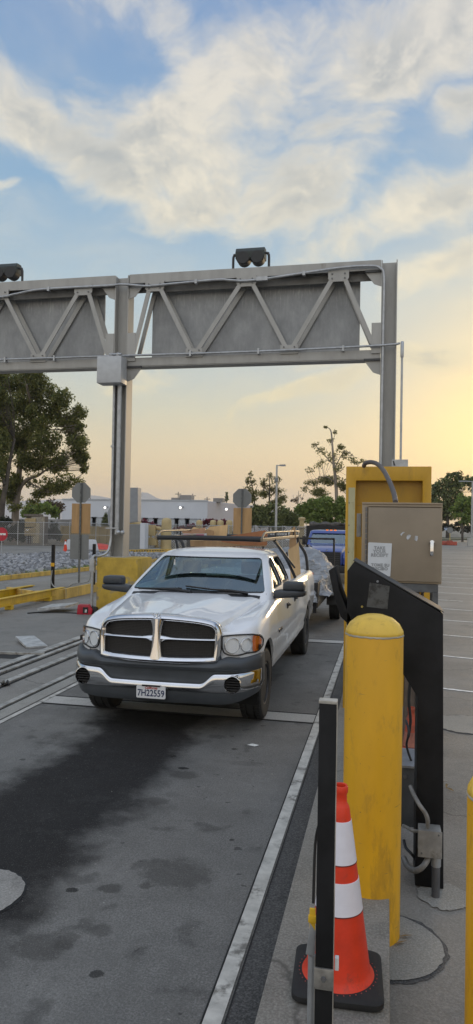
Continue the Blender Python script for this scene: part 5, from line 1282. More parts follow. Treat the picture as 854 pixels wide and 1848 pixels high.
# chain link fence
def fencem():
    m,nt,b=nodes('chain_link'); v=coords(nt); 
    w1=N(nt,'ShaderNodeTexWave',Scale=3.2,bands_direction='DIAGONAL'); mp=nt.nodes.new('ShaderNodeMapping'); nt.links.new(v,mp.inputs[0]); mp.inputs['Scale'].default_value=(1,0,1); nt.links.new(mp.outputs[0],w1.inputs[0])
    w2=N(nt,'ShaderNodeTexWave',Scale=3.2,bands_direction='DIAGONAL'); mp2=nt.nodes.new('ShaderNodeMapping'); nt.links.new(v,mp2.inputs[0]); mp2.inputs['Scale'].default_value=(-1,0,1); nt.links.new(mp2.outputs[0],w2.inputs[0])
    f=mth(nt,'MAXIMUM',sstep(nt,w1.outputs[1],.80,.9),sstep(nt,w2.outputs[1],.80,.9)); nt.links.new(f,b.inputs['Alpha']); b.inputs['Base Color'].default_value=(.16,.16,.16,1); b.inputs['Metallic'].default_value=.4; return m
m_fence=fencem()
def fence(P0,P1,h,n,label):
    P0=Vector(P0);P1=Vector(P1); t=thing('chain_link_fence',label,'fence',(P0.x,P0.y,0),math.atan2(P1.y-P0.y,P1.x-P0.x)); L_=(P1-P0).length
    b=B(); b.faces.new([b.verts.new(p) for p in ((0,0,.05),(L_,0,.05),(L_,0,h),(0,0,h))]); obj('mesh_panel',b,m_fence,t,0)
    for k in range(n+1):
        b=B(); tube(b,[(L_*k/n,0,0),(L_*k/n,0,h+.1)],.035,6); obj('post',b,m_gal2,t,60)
    b=B(); tube(b,[(0,0,h),(L_,0,h)],.025,6); tube(b,[(0,0,h*.5),(L_,0,h*.5)],.02,6); obj('rail',b,m_gal2,t,60)
fence((-36,56,0),(-19.5,56.8,0),2.0,7,'chain link fence in front of the utility enclosure and shrubs at the left')
fence((-19.5,56.8,0),(-4,58.5,0),2.0,7,'chain link fence in front of the yellow pipework behind the pickup')
# utility enclosure
A=at(50,930,60); t=thing('utility_enclosure','brown utility enclosure with two beige cabinets near the eucalyptus trunk','enclosure',(A.x,60,0))
q=at(78,938,60).x-A.x
m_encl=pm('brown_block',(.15,.13,.11),.85,var=.2); m_bcab=pm('tan_box',(.38,.29,.15),.6)
b=B(); box(b,-.25,q,0.3,1.0,0,2.55); box(b,-.4,q-.55,.0,1.1,2.551,2.75); obj('block_wall',b,m_encl,t,0)
b=B(); box(b,q-1.1,q,-.15,.29,0,2.5); fr_=obj('door_frame',b,pm('grey_beige',(.30,.27,.22),.7),t,0)
b=B(); box(b,q-.85,q-.25,-.2,-.155,.1,1.9); obj('door',b,pm('pale_door',(.50,.42,.28),.6),fr_,0)
for z0,z1 in ((1.55,2.35),(.75,1.45)):
    b=B(); box(b,-.15,.95,-.25,.25,z0,z1); obj('meter_cabinet',b,m_bcab,t,0,bevel=.03)
b=B()
for x in (0,.25,.5,.75): tube(b,[(x,0,0),(x,0,.75)],.05,6)
obj('conduit_leg',b,m_gal2,t,60)
b=B(); box(b,-.02,.3,-.265,-.255,1.2,1.33); obj('notice',b,m_paint,t,0)
# yellow pipework
m_ypipe=pm('yellow_pipe_paint',(.44,.34,.17),.55,var=.15,scale=1.5)
def pipe(pts,r,label,Y=54,extra=None,cat='pipe',name='pipe_run',grp='yellow pipework behind the fence'):
    P=[at(x,y,Y) for x,y in pts]; t=thing(name,label,cat,(P[0].x,Y,0),0,grp); O=Vector((P[0].x,Y,0)); b=B(); tube(b,smoothpath([p-O for p in P],4),r,10); obj('pipe',b,m_ypipe,t,60)
    b=B()
    for p in (P[0],P[-1]): lathe(b,[(r*1.5,-.05),(r*1.5,.05)],p-O,'x' if abs(P[0].z-P[1].z)<.3 and p is P[0] else 'z',12)
    obj('flange',b,m_ypipe,t,40); return t
pipe([(226,943),(238,943),(247,944),(252,948),(255,955),(255,975),(255,990)],.26,'fat yellow pipe elbow just right of the gantry column')
pipe([(256,953),(275,953),(288,954),(293,957),(294,966),(294,985)],.17,'yellow horizontal pipe joining the elbow to the round vessel')
pipe([(262,953),(262,970),(262,988)],.13,'thin upright yellow pipe beside the fat elbow')
pipe([(283,960),(283,970),(283,987)],.12,'thin upright yellow pipe left of the round vessel')
def vessel(px,yt,yb_,wpx,Y,label):
    A=at(px,yt,Y); r=wpx/2*Y/1280; z1=A.z; t=thing('round_vessel',label,'vessel',(A.x,Y,0),0,'round topped yellow vessels'); b=B(); lathe(b,[(r,0),(r,z1-r*.9),(r*.93,z1-r*.5),(r*.7,z1-r*.18),(r*.35,z1-.03),(.001,z1)],(0,0,0),'z',24); obj('shell',b,m_ypipe,t,50)
    b=B(); lathe(b,[(r*1.08,.0),(r*1.08,.25)],(0,0,0),'z',24); obj('skirt',b,m_ypipe,t,40)
vessel(301,934,990,19,54,'large round topped yellow vessel above the left end of the roof rack')
for px,l in ((360,'leftmost of four small yellow vessels behind the rack load'),(385,'second of four small yellow vessels, under the red bougainvillea'),(398,'third of four small yellow vessels behind the rack load'),(414,'rightmost of four small yellow vessels, beside the plywood sign')):
    vessel(px,938,985,12,60,l)
t=thing('gas_meter','yellow meter cabinet among the pipework','meter',(at(272,960,53.5).x,53.5,0)); b=B(); box(b,-.35,.35,0,.3,1.1,1.95); box(b,-.5,.5,-.05,.3,.35,.95); obj('case',b,m_ypipe,t,0,bevel=.04); b=B(); tube(b,[(0,.1,.9),(0,.1,1.15)],.08,8); obj('pipe',b,m_ypipe,t,60)
t=thing('portable_cabinet','grey and white upright cabinet behind the fence right of the gantry column','cabinet',(at(229,950,52).x,52,0)); b=B(); box(b,-.1,1.1,0,.8,0,2.0); obj('case',b,m_signb,t,0,bevel=.03); b=B(); box(b,1.101,1.5,-.05,.8,.1,2.1); obj('side_door',b,m_bw,t,0,bevel=.03)
t=thing('hydrant','yellow capped standpipe in front of the trees right of the light pole','standpipe',(at(545,935,60).x,60,0)); zt=at(545,933,60).z; b=B(); lathe(b,[(.22,0),(.22,zt-1.0),(.4,zt-.95),(.4,zt-.8),(.2,zt-.78),(.2,zt-.25),(.3,zt-.22),(.3,zt-.08),(.08,zt),(.001,zt)],(0,0,0),'z',16); obj('body',b,m_ypipe,t,40); b=B(); lathe(b,[(.08,0),(.08,.35)],(0,-.4,zt-.5),'y',8); obj('outlet',b,m_ypipe,t,40)
t=thing('lane_sign','small white lane sign behind the pickup rack','road sign',(at(524,965,45).x,45,0)); zc=at(524,966,45).z; b=B(); box(b,-.28,.28,0,.03,zc-.3,zc+.28); obj('sign_face',b,m_paper,t,0); b=B(); box(b,-.04,.04,.031,.09,0,zc); obj('post',b,m_gal2,t,0)
b=B(); 
for k in range(3): box(b,-.2+.14*k,-.12+.14*k,-.008,-.001,zc-.08,zc+.12)
obj('dark_marks',b,m_groove,t,0)
# cones, barrier, red cover in the distance
cone('traffic_cone',(*gr(118,1001,0)[:2],0),.95,'far small orange cone with a white top by the chain link fence',bands=((.62,.80),))
t=thing('water_barrier','white plastic barrier behind the octagonal sign plate','barrier',(*gr(163,1000,.0)[:2],0)); b=B(); prism(b,[(-.55,0,0),(.45,0,0),(.35,0,.45),(.2,0,.95),(-.3,0,.95),(-.45,0,.45)],(0,.5,0)); obj('body',b,m_bw,t,20,bevel=.06)
b=B(); box(b,-.3,.2,-.02,-.002,.2,.3); obj('slot',b,m_signb,t,0)
t=thing('water_barrier','white plastic barrier just right of the far small cone','barrier',(*gr(126,1000,.0)[:2],0)); b=B(); prism(b,[(-.35,0,0),(.45,0,0),(.35,0,.45),(.2,0,.95),(-.2,0,.95),(-.3,0,.45)],(0,.5,0)); obj('body',b,m_bw,t,20,bevel=.06)
b=B(); box(b,-.2,.2,-.02,-.002,.2,.3); obj('slot',b,m_signb,t,0)
q=gr(178,991,.0); b=B(); n=14; secs=[]
for k in range(n+1):
    u=2*k/n-1; hh=.45*math.sqrt(max(.02,1-u*u)); secs.append([Vector((u*1.3,yy,z)) for yy,z in ((-.5,0),(-.4,hh*.6),(0,hh),(.4,hh*.6),(.5,0))])
loft(b,secs); bmesh.ops.translate(b,verts=b.verts,vec=q); tag(cobj('red_cover',b,pm('red_vinyl',(.55,.06,.04),.5,var=.3),None,loc=q,smooth=60),'red vinyl cover heaped on the ground behind the dashed kerb','cover')
# red round sign at left
q=at(3,964,36.5); t=thing('round_sign','red round do not enter sign at the left edge','road sign',(q.x,36.5,0)); b=B(); lathe(b,[(.38,-.01),(.38,.01)],(0,0,q.z),'y',32); dsc=obj('disc',b,pm('sign_red',(.50,.02,.04),.4,bmp=0),t,40)
b=B(); box(b,-.27,.27,-.014,-.0105,q.z-.055,q.z+.055); obj('white_bar',b,m_paint,dsc,0); b=B(); tube(b,[(0,.04,0),(0,.04,q.z+.3)],.03,8); obj('post',b,m_gal2,t,60)
# light poles
def lightpole(px,yt,yb_,Y,arm,label,base=False):
    A=at(px,yt,Y); z0=-.15; t=thing('light_pole',label,'light pole',(at(px,yb_,Y).x,Y,z0),0,'tall parking lot light poles'); h=A.z-z0
    b=B(); tube(b,[(0,0,0),(0,0,h)],[.14,.09],10); obj('pole',b,m_gal2,t,60)
    b=B(); tube(b,[(0,0,h-.1),(arm*.5,0,h-.02)],.05,8); obj('arm',b,m_gal2,t,60)
    b=B(); q=1 if arm>0 else -1; loft(b,[[Vector((x,yy*w,zz+h)) for yy,zz in ((-1,-.12),(1,-.12),(.8,.03),(-.8,.03))] for x,w in ((arm*.35,.1),(arm*.5,.22),(arm,.2),(arm*1.05,.1))]); obj('lamp_head',b,m_signb,t,30)
    b=B(); 
    if base: box(b,-.5,.5,-.5,.5,0,1.0); obj('concrete_base',b,m_pale,t,0,bevel=.04)
    else: lathe(b,[(.3,0),(.3,.3)],(0,0,0),'z',16); obj('concrete_base',b,m_pale,t,30)
    return t
tt=lightpole(498,839,960,70,.85,'tall grey light pole between the sparse trees behind the pickup')
b=B(); z=at(498,866,70).z+.15; box(b,-.2,.2,-.2,.2,z-.2,z+.2); obj('camera_box',b,m_signb,tt,0,bevel=.03)
lightpole(851.5,868,968,95,-1.6,'tall light pole in front of the trees at the right edge',True)
# right far items
q=gr(812,984,-.15); t=thing('barricade_sign','small sign on a post set in a red base on the far parking lot','sign',(q.x,q.y,-.15)); 
b=B(); tube(b,[(0,0,0),(0,0,1.9)],.05,8); obj('post',b,pm('yellow_post',(.5,.38,.1),.6),t,60)
b=B(); prism(b,[(.42*math.cos(PI/8+k*PI/4),-.08,2.0+.42*math.sin(PI/8+k*PI/4)) for k in range(8)],(0,.03,0)); obj('sign_panel',b,m_signb,t,0)
b=B(); box(b,-1.0,-.4,-.3,.3,0,.55); box(b,.3,.9,-.3,.3,0,.5); box(b,-.4,.35,-.35,.35,0,.62); obj('base',b,pm('barrel_red',(.40,.08,.05),.6,var=.4,scale=2),t,20,bevel=.08)
t=thing('low_wall','pale low wall on the slope beyond the parking lot at the right','wall',(8,168,-.1)); b=B(); box(b,0,12,0,.4,1.0,1.9); box(b,-.4,12.4,-.1,.5,0,.99); obj('panel',b,m_pale,t,0)
t=thing('low_wall','pale low wall near the far light pole at the right edge','wall',(22,150,-.1)); b=B(); box(b,0,30,0,.4,1.1,1.8); box(b,-.4,30.4,-.1,.5,0,1.09); obj('panel',b,m_pale,t,0)
q=at(796,953,140); t=thing('blue_sign','small blue and white sign beyond the lot beside the cabinet edge','sign',(q.x,140,-.1)); b=B(); box(b,-1,1.2,0,.1,q.z-.3,q.z+.7); obj('sign_face',b,pm('sign_pale_blue',(.35,.42,.55),.6),t,0); b=B(); box(b,-.08,.08,.101,.2,0,q.z); obj('post',b,m_gal2,t,0)
# white frame/trellis text sign behind trees right of the plywood sign
q=at(472,948,100); t=thing('white_banner_fence','white latticed fence panel under the trees right of the octagonal sign','fence panel',(q.x-3.4,100,0)); b=B()
for k in range(14): box(b,k*.5,k*.5+.16,0,.06,q.z-1.2,q.z+.5+.1*(k%3))
box(b,-.1,7,.061,.1,q.z+.3,q.z+.4); box(b,-.1,7,.061,.1,q.z-1,q.z-.9); obj('slats',b,m_bw,t,0)
b=B(); box(b,0,.15,.101,.2,0,q.z-.9); box(b,6.7,6.85,.101,.2,0,q.z-.9); obj('post',b,m_gal2,t,0)
# fence behind between lane and trees: dark gate posts

# ================================================================= TREES
def leafmat(name,a,b_,trans=.25):
    m,nt,bs=nodes(name); g=nt.nodes.new('ShaderNodeNewGeometry'); v=coords(nt); n=noise(nt,v,.55,3,.6)
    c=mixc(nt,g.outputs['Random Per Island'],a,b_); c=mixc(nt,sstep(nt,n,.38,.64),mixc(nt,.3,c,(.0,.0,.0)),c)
    nt.links.new(c,bs.inputs['Base Color']); bs.inputs['Roughness'].default_value=.55
    tr=N(nt,'ShaderNodeBsdfTranslucent'); nt.links.new(c,tr.inputs[0]); mx=N(nt,'ShaderNodeMixShader'); mx.inputs[0].default_value=trans
    nt.links.new(bs.outputs[0],mx.inputs[1]); nt.links.new(tr.outputs[0],mx.inputs[2]); nt.links.new(mx.outputs[0],nt.nodes['Material Output'].inputs[0]); return m
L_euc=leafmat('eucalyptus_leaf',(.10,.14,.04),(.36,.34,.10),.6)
L_dark=leafmat('dark_leaf',(.08,.11,.035),(.25,.27,.09))
L_hedge=leafmat('hedge_leaf',(.02,.03,.015),(.06,.07,.03),.2)
L_green=leafmat('bright_leaf',(.15,.23,.05),(.33,.40,.10),.45)
L_olive=leafmat('olive_leaf',(.18,.18,.06),(.34,.32,.11),.6)
L_brown=leafmat('brown_twig',(.09,.06,.035),(.16,.11,.06),.1)
L_red=leafmat('bougainvillea_leaf',(.12,.012,.03),(.30,.03,.06),.2)
m_bark=pm('pale_bark',(.24,.20,.16),.85,var=.4,scale=1.4,streak=(1,1,.2),bmp=.3,fine=8,bdist=.03)
m_bark2=pm('dark_bark',(.085,.07,.055),.9,var=.4,scale=2,bmp=.3,fine=8,bdist=.03)
def leaves(b,c,R,n,size,rnd,flat=1.0,hollow=.05):
    for _ in range(n):
        while True:
            d=Vector((rnd.uniform(-1,1),rnd.uniform(-1,1),rnd.uniform(-1,1)))
            if hollow<d.length<1: break
        p=Vector((c.x+d.x*R.x,c.y+d.y*R.y,c.z+d.z*R.z))
        s=size*rnd.uniform(.5,1.25); u=Vector((rnd.gauss(0,1),rnd.gauss(0,1),rnd.gauss(0,1)*flat)).normalized(); w=u.orthogonal().normalized(); w=(w*math.cos(rnd.random()*6)+u.cross(w)*math.sin(rnd.random()*6))
        a=u*s; e=w*s*.42
        b.faces.new([b.verts.new(p-a),b.verts.new(p+e),b.verts.new(p+a),b.verts.new(p-e)])
SUBK=2.6
def tree(name,label,cat,Y,trunks,blobs,size,dens,lm,bark,depth=1.0,grp=None,z0=-.1,sub=8,seed=1,spread=1.0,clump=.42):
    """trunks: list of pixel paths with radius; blobs: (px,py,rpx,rpy) measured outline clumps, given depth"""
    rnd=random.Random(seed); k=Y/1280
    base=at(trunks[0][0][0],trunks[0][0][1],Y) if trunks else at(blobs[0][0],blobs[0][1],Y)
    t=thing(name,label,cat,(base.x,Y,z0),0,grp); O=Vector((base.x,Y,z0))
    b=B(); ends=[]
    for tr in trunks:
        P=[at(x,y,Y)-O for x,y in tr[:-1]]
        if tr is trunks[0]: P[0].z=0
        for i,p in enumerate(P): p.y+= 0 if i==0 else rnd.uniform(-.5,.5)*i*spread*.6
        r0_,r1_=tr[-1]; Q=smoothpath(P,4); n=len(Q); tube(b,Q,[r0_+(r1_-r0_)*i/(n-1) for i in range(n)],8); ends+=Q[n//2:]
    leafb=B()
    for bl in blobs:
        px,py,rx,ry=bl[:4]; c=at(px,py,Y)-O; c.y+=rnd.uniform(-1,1)*rx*k*depth*.9; dmul=bl[4] if len(bl)>4 else 1
        R=Vector((rx*k,rx*k*depth,ry*k))
        m=max(3,int(sub*(1.7 if dmul<.8 else SUBK)))
        # clumps inside the blob
        for _ in range(m):
            while True:
                d=Vector((rnd.uniform(-1,1),rnd.uniform(-1,1),rnd.uniform(-1,1)))
                if d.length<1: break
            q=c+Vector((d.x*R.x,d.y*R.y,d.z*R.z))*.85
            cr_=Vector((R.x,R.y,R.z))*rnd.uniform(clump*.55,clump*1.15)
            nn=int(5.5*dens*dmul*cr_.x*cr_.z/(size*size))
            leaves(leafb,q,cr_,max(6,nn),size,rnd)
            if ends and rnd.random()<.28:
                e=min(ends,key=lambda v:(v-q).length+ (3 if v.z>q.z else 0)); tube(b,smoothpath([e,(e+q)/2+Vector((rnd.uniform(-.2,.2),0,-.1))*(q-e).length*.4,q],3),.018,4) if (q-e).length>.3 else None
    if trunks: obj('trunk',b,bark,t,60)
    else: b.free()
    obj('crown',leafb,lm,t,0,recalc=False)
    return t
# big eucalyptus at left
E1=[(18,690,38,30),(60,690,32,28),(82,712,26,26),(40,730,40,32),(10,745,30,36),(95,742,32,24),(118,722,22,22),(70,765,38,32),(118,760,26,24),(140,742,16,16),(30,790,36,32),(90,800,34,28),(130,790,24,22),(146,772,12,12),(60,835,34,24),(105,835,30,22),(140,822,18,16),(150,845,11,10),(10,840,22,26),(120,865,22,14,.7),(88,870,22,12,.6),(135,868,14,8,.6),(50,870,14,10,.5),(105,884,14,8,.6),(65,893,10,8,.5),(20,905,18,14,.6),(35,915,18,12,.6),(75,885,24,13),(28,868,22,16),(112,880,24,13),(142,800,20,18),(148,828,14,14),(20,890,22,16),(60,905,16,8,.6)]
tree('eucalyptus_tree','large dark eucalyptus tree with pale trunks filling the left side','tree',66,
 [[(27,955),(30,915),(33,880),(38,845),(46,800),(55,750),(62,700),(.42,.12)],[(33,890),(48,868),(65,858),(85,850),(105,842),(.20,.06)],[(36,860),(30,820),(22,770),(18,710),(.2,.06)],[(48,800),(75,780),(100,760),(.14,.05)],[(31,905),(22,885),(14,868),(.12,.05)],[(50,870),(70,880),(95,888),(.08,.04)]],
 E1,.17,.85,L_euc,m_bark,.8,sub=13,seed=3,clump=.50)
tree('eucalyptus_tree','eucalyptus with a dark slim trunk cut by the left edge of the photo','tree',60,
 [[(1,950),(4,910),(9,870),(13,830),(16,790),(.30,.12)],[(8,875),(0,850),(-12,820),(.14,.06)]],
 [(-15,700,30,30),(0,800,20,34),(-20,760,34,40),(-12,850,26,26),(-30,900,30,30),(3,720,16,22),(2,672,20,16)],.17,.85,L_euc,m_bark2,.8,sub=18,seed=5,clump=.5)
# hedges behind, left
tree('hedge','dark shrub mass under the eucalyptus at the left edge','shrub',60,[],[(5,955,20,16),(20,962,20,16),(34,955,14,20),(-15,960,24,20),(12,940,14,10),(38,970,9,12)],.20,2.2,L_hedge,m_bark2,.6,sub=9,seed=8)
tree('bush','rounded green bush behind the utility enclosure','shrub',88,[],[(58,920,20,14),(80,918,20,14),(98,924,14,12),(45,925,12,10)],.26,2.4,L_green,m_bark2,.6,sub=9,seed=9)
tree('bare_tree','brownish leafless tree behind the green bush','tree',100,[[(105,945),(107,925),(108,912),(.2,.08)]],[(105,915,16,16),(92,908,14,12)],.25,1.3,L_brown,m_bark2,.6,sub=8,seed=10)
tree('oleander_shrub','pale flowering shrub behind the chain link fence left of the tan wall','shrub',62,[],[(98,955,14,16),(88,965,12,12),(104,968,10,10)],.18,1.7,leafmat('oleander_leaf',(.06,.075,.04),(.17,.18,.15),.2),m_bark2,.5,sub=8,seed=11)
tree('conifer','small dark conifer against the warehouse left of the gantry column','tree',84,[[(190,950),(190,938),(191,926),(.1,.04)]],[(190,946,10,8),(190,938,8,7),(191,930,4,8)],.16,1.6,L_dark,m_bark2,.8,sub=8,seed=12)
tree('conifer','tiny pointed conifer above the right end of the warehouse','tree',150,[[(409,906),(409,898),(409,891),(.15,.05)]],[(409,902,5,4),(409,896,4,3.4),(409,891,2.4,3)],.22,1.5,L_dark,m_bark2,.8,sub=7,seed=13)
for (bl,lab,sd) in (([(253,944,11,9),(266,946,12,9),(278,950,9,6),(288,951,8,5)],'red bougainvillea bush right of the gantry column',20),([(378,942,12,8),(366,948,9,6),(392,944,10,7),(405,942,8,6)],'red bougainvillea bush behind the rack load',21),([(345,950,10,5),(330,953,8,4),(318,955,8,4)],'low red bougainvillea behind the round vessel',22)):
    tree('bougainvillea',lab,'shrub',70,[],bl,.17,2.0,L_red,m_bark2,.6,'red bougainvillea bushes',sub=8,seed=sd)
# sparse trees right of centre
tree('young_tree','sparse young tree directly above the octagonal sign','tree',92,[[(462,925),(459,900),(456,878),(452,855),(.12,.03)],[(458,895),(448,880),(444,868),(.05,.02)],[(458,890),(466,875),(.05,.02)]],[(452,858,6,7,.6),(446,868,7,8,.6),(457,872,7,8,.6),(450,885,9,9,.7),(462,893,8,9,.7),(454,901,12,8,.9)],.155,1.2,L_olive,m_bark2,.8,sub=9,seed=30,clump=.5)
tree('young_tree','sparse olive tree behind the tall light pole','tree',96,[[(487,930),(487,900),(488,875),(486,855),(.14,.03)],[(487,900),(500,880),(505,868),(.05,.02)],[(487,895),(478,878),(476,865),(.05,.02)]],[(487,860,9,8,.6),(478,872,10,10,.6),(500,868,9,9,.6),(488,885,14,11,.7),(505,888,11,10,.6),(510,900,9,8,.7),(475,893,10,8,.8),(500,905,16,9,.9)],.155,1.2,L_olive,m_bark2,.8,sub=9,seed=31,clump=.5)
tree('tall_sparse_tree','tall see-through tree with a bare leaning top behind the blue truck','tree',100,[[(612,930),(607,880),(603,840),(600,800),(596,775),(588,770),(.28,.03)],[(604,845),(622,815),(640,825),(.09,.03)],[(603,840),(580,815),(566,800),(.08,.03)],[(606,870),(585,860),(560,868),(.08,.03)],[(600,800),(604,785),(605,778),(.05,.02)],[(607,880),(630,860),(650,835),(.08,.03)]],
 [(588,771,5,3,.5),(605,780,5,5,.7),(596,795,9,7,.45),(570,803,9,7,.55),(582,815,11,8,.5),(612,808,12,8,.55),(600,825,14,10,.5),(625,822,12,9,.55),(640,832,14,7,.55),(655,832,7,4,.5),(580,838,14,9,.45),(560,848,10,6,.4),(612,845,16,11,.55),(640,855,14,12,.7),(590,865,20,11,.8),(560,872,14,8,.75),(618,875,18,12,.8),(548,884,10,6,.6),(575,890,18,10,1)],.155,1.2,L_olive,m_bark,.7,sub=8,seed=32,clump=.5)
tree('bush','broad green bush mass behind the blue truck','shrub',90,[],[(560,915,22,16),(590,912,24,18),(618,915,20,20),(640,915,18,22),(545,925,16,14),(600,930,30,18),(570,935,26,16),(535,935,14,16)],.24,2.3,L_green,m_bark2,.5,sub=10,seed=33)
tree('bush','dark green bush mass behind the tall light pole','shrub',88,[],[(465,925,18,16),(490,925,20,16),(512,930,18,16),(530,938,14,16),(475,940,22,16),(505,945,22,14),(452,935,10,18)],.24,2.3,L_dark,m_bark2,.5,sub=10,seed=34)
tree('bare_tree','thin leafless tree between the light pole and the tall sparse tree','tree',105,[[(538,935),(538,910),(539,885),(.10,.02)],[(538,915),(546,898),(549,888),(.04,.01)],[(538,912),(531,900),(528,892),(.04,.01)]],[(540,900,8,9,.3),(530,905,8,6,.4)],.18,.7,L_brown,m_bark2,.8,sub=6,seed=35)
# right trees
tree('oak_tree','large dark rounded tree right of the yellow frame','tree',150,[[(808,958),(808,935),(806,915),(.4,.2)],[(807,935),(818,910),(828,890),(.2,.08)],[(807,930),(795,905),(790,890),(.2,.08)]],
 [(800,872,16,12),(820,862,15,11),(790,888,16,14),(812,885,20,16),(835,872,14,12),(848,868,12,10),(800,908,20,16),(785,918,14,14),(822,905,20,16),(798,930,18,12),(815,925,18,14),(775,900,12,18),(770,925,12,16),(860,880,14,14)],.42,1.5,L_dark,m_bark2,.6,sub=10,seed=40)
tree('bush_tree','lighter green bushy tree in front of the dark tree at the right','tree',120,[[(835,958),(834,935),(832,918),(.2,.1)]],[(835,905,16,14),(850,912,16,18),(828,922,14,12),(842,932,18,14),(856,935,14,14),(866,915,14,18)],.34,1.8,L_green,m_bark2,.6,sub=10,seed=41)
tree('low_scrub','dark low scrub along the far edge of the parking lot','shrub',128,[],[(800,950,10,7),(820,952,14,7),(840,954,14,8),(860,955,14,8),(788,948,10,8),(830,945,10,6)],.34,1.6,leafmat('scrub_leaf',(.05,.045,.025),(.10,.09,.05),.1),m_bark2,.6,sub=8,seed=42)
# weeds along the kerb of the rock bed
rnd=random.Random(77); b=B()
for i in range(900):
    y=rnd.uniform(20,30); x=-13.75+.11*(y-20)+rnd.uniform(-.5,.05); h=rnd.uniform(.04,.16); d=rnd.uniform(-.05,.05)
    b.faces.new([b.verts.new(p) for p in ((x-.012,y,.1),(x+.012,y,.1),(x+d,y+d,.12+h))])
tag(obj('weeds',b,L_green,None,0,recalc=False),'sparse green weeds between the rocks and the yellow kerb','weeds',kind='stuff')

# ================================================================= SKY AND LIGHT
SUN_AZ=math.radians(12); SUN_EL=math.radians(6)          # azimuth from +Y towards +X
W=bpy.data.worlds.new('World'); S.world=W; W.use_nodes=True; nt=W.node_tree
bg=nt.nodes['Background']; tc=nt.nodes.new('ShaderNodeTexCoord'); V=tc.outputs['Generated']
sk=nt.nodes.new('ShaderNodeTexSky'); sk.sky_type='NISHITA'; sk.sun_disc=False; sk.sun_elevation=SUN_EL; sk.sun_rotation=SUN_AZ; sk.air_density=1.2; sk.dust_density=2.5; sk.ozone_density=1.5
sep=nt.nodes.new('ShaderNodeSeparateXYZ'); nt.links.new(V,sep.inputs[0]); X_,Y_,Z_=sep.outputs
el=mth(nt,'MULTIPLY',mth(nt,'ARCSINE',Z_),180/PI)
az=mth(nt,'MULTIPLY',mth(nt,'ARCTAN2',X_,Y_),180/PI)
def ramp(fac,stops):
    r=nt.nodes.new('ShaderNodeValToRGB'); nt.links.new(fac,r.inputs[0]); cr_=r.color_ramp
    while len(cr_.elements)>1: cr_.elements.remove(cr_.elements[-1])
    for i,(p,c) in enumerate(stops):
        e=cr_.elements[0] if i==0 else cr_.elements.new(p)
        e.position=p; e.color=(*lin(c),1)
    return r.outputs[0]
elf=mth(nt,'DIVIDE',el,90,clamp=True)
base=ramp(elf,[(0,(250,212,158)),(.035,(250,216,160)),(.065,(242,222,180)),(.10,(218,217,196)),(.14,(194,208,210)),(.20,(184,206,218)),(.28,(146,184,216)),(.42,(128,162,208)),(.6,(150,166,190)),(1,(165,172,182))])
# warm glow round the low sun
sd=Vector((math.sin(SUN_AZ)*math.cos(SUN_EL),math.cos(SUN_AZ)*math.cos(SUN_EL),math.sin(SUN_EL)))
dt=nt.nodes.new('ShaderNodeVectorMath'); dt.operation='DOT_PRODUCT'; nt.links.new(V,dt.inputs[0]); dt.inputs[1].default_value=sd
g1=mth(nt,'POWER',mth(nt,'MAXIMUM',dt.outputs['Value'],0),55); g2=mth(nt,'POWER',mth(nt,'MAXIMUM',dt.outputs['Value'],0),7)
skyc=mixc(nt,mth(nt,'MULTIPLY',g1,1.0),base,(1.35,1.0,.40))
# the half of the sky behind the viewer is a cooler, even blue grey
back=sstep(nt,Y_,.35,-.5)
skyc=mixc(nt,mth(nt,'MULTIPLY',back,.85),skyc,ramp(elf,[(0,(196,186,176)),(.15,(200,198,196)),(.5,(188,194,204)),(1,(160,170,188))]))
skyc=mixc(nt,.12,skyc,mixc(nt,1,sk.outputs[0],(.10,.10,.10),'MULTIPLY'))
# ---- clouds: clumps at measured directions, torn up by noise
cvec=nt.nodes.new('ShaderNodeCombineXYZ'); nt.links.new(az,cvec.inputs[0]); nt.links.new(el,cvec.inputs[1])
wn=N(nt,'ShaderNodeTexNoise',Scale=.09,Detail=3,Roughness=.5); nt.links.new(cvec.outputs[0],wn.inputs[0])
sb=nt.nodes.new('ShaderNodeVectorMath'); sb.operation='SUBTRACT'; nt.links.new(wn.outputs[1],sb.inputs[0]); sb.inputs[1].default_value=(.5,.5,.5)
sc=nt.nodes.new('ShaderNodeVectorMath'); sc.operation='SCALE'; sc.inputs['Scale'].default_value=7; nt.links.new(sb.outputs[0],sc.inputs[0])
wp=nt.nodes.new('ShaderNodeVectorMath'); wp.operation='ADD'; nt.links.new(cvec.outputs[0],wp.inputs[0]); nt.links.new(sc.outputs[0],wp.inputs[1])
def dirof(px,py):
    d=ray(px,py).normalized(); return math.degrees(math.atan2(d.x,d.y)),math.degrees(math.asin(d.z))
def blob(px,py,rx,ry,rot,st):
    a,e=dirof(px,py); mp=nt.nodes.new('ShaderNodeMapping'); mp.vector_type='TEXTURE'
    k=57.3/1280*1.0
    mp.inputs['Location'].default_value=(a,e,0); mp.inputs['Rotation'].default_value=(0,0,math.radians(rot)); mp.inputs['Scale'].default_value=(rx*k,ry*k,1000)
    nt.links.new(wp.outputs[0],mp.inputs[0]); ln=nt.nodes.new('ShaderNodeVectorMath'); ln.operation='LENGTH'; nt.links.new(mp.outputs[0],ln.inputs[0])
    return mth(nt,'MULTIPLY',mth(nt,'SUBTRACT',1,sstep(nt,ln.outputs['Value'],.15,1.25)),st)
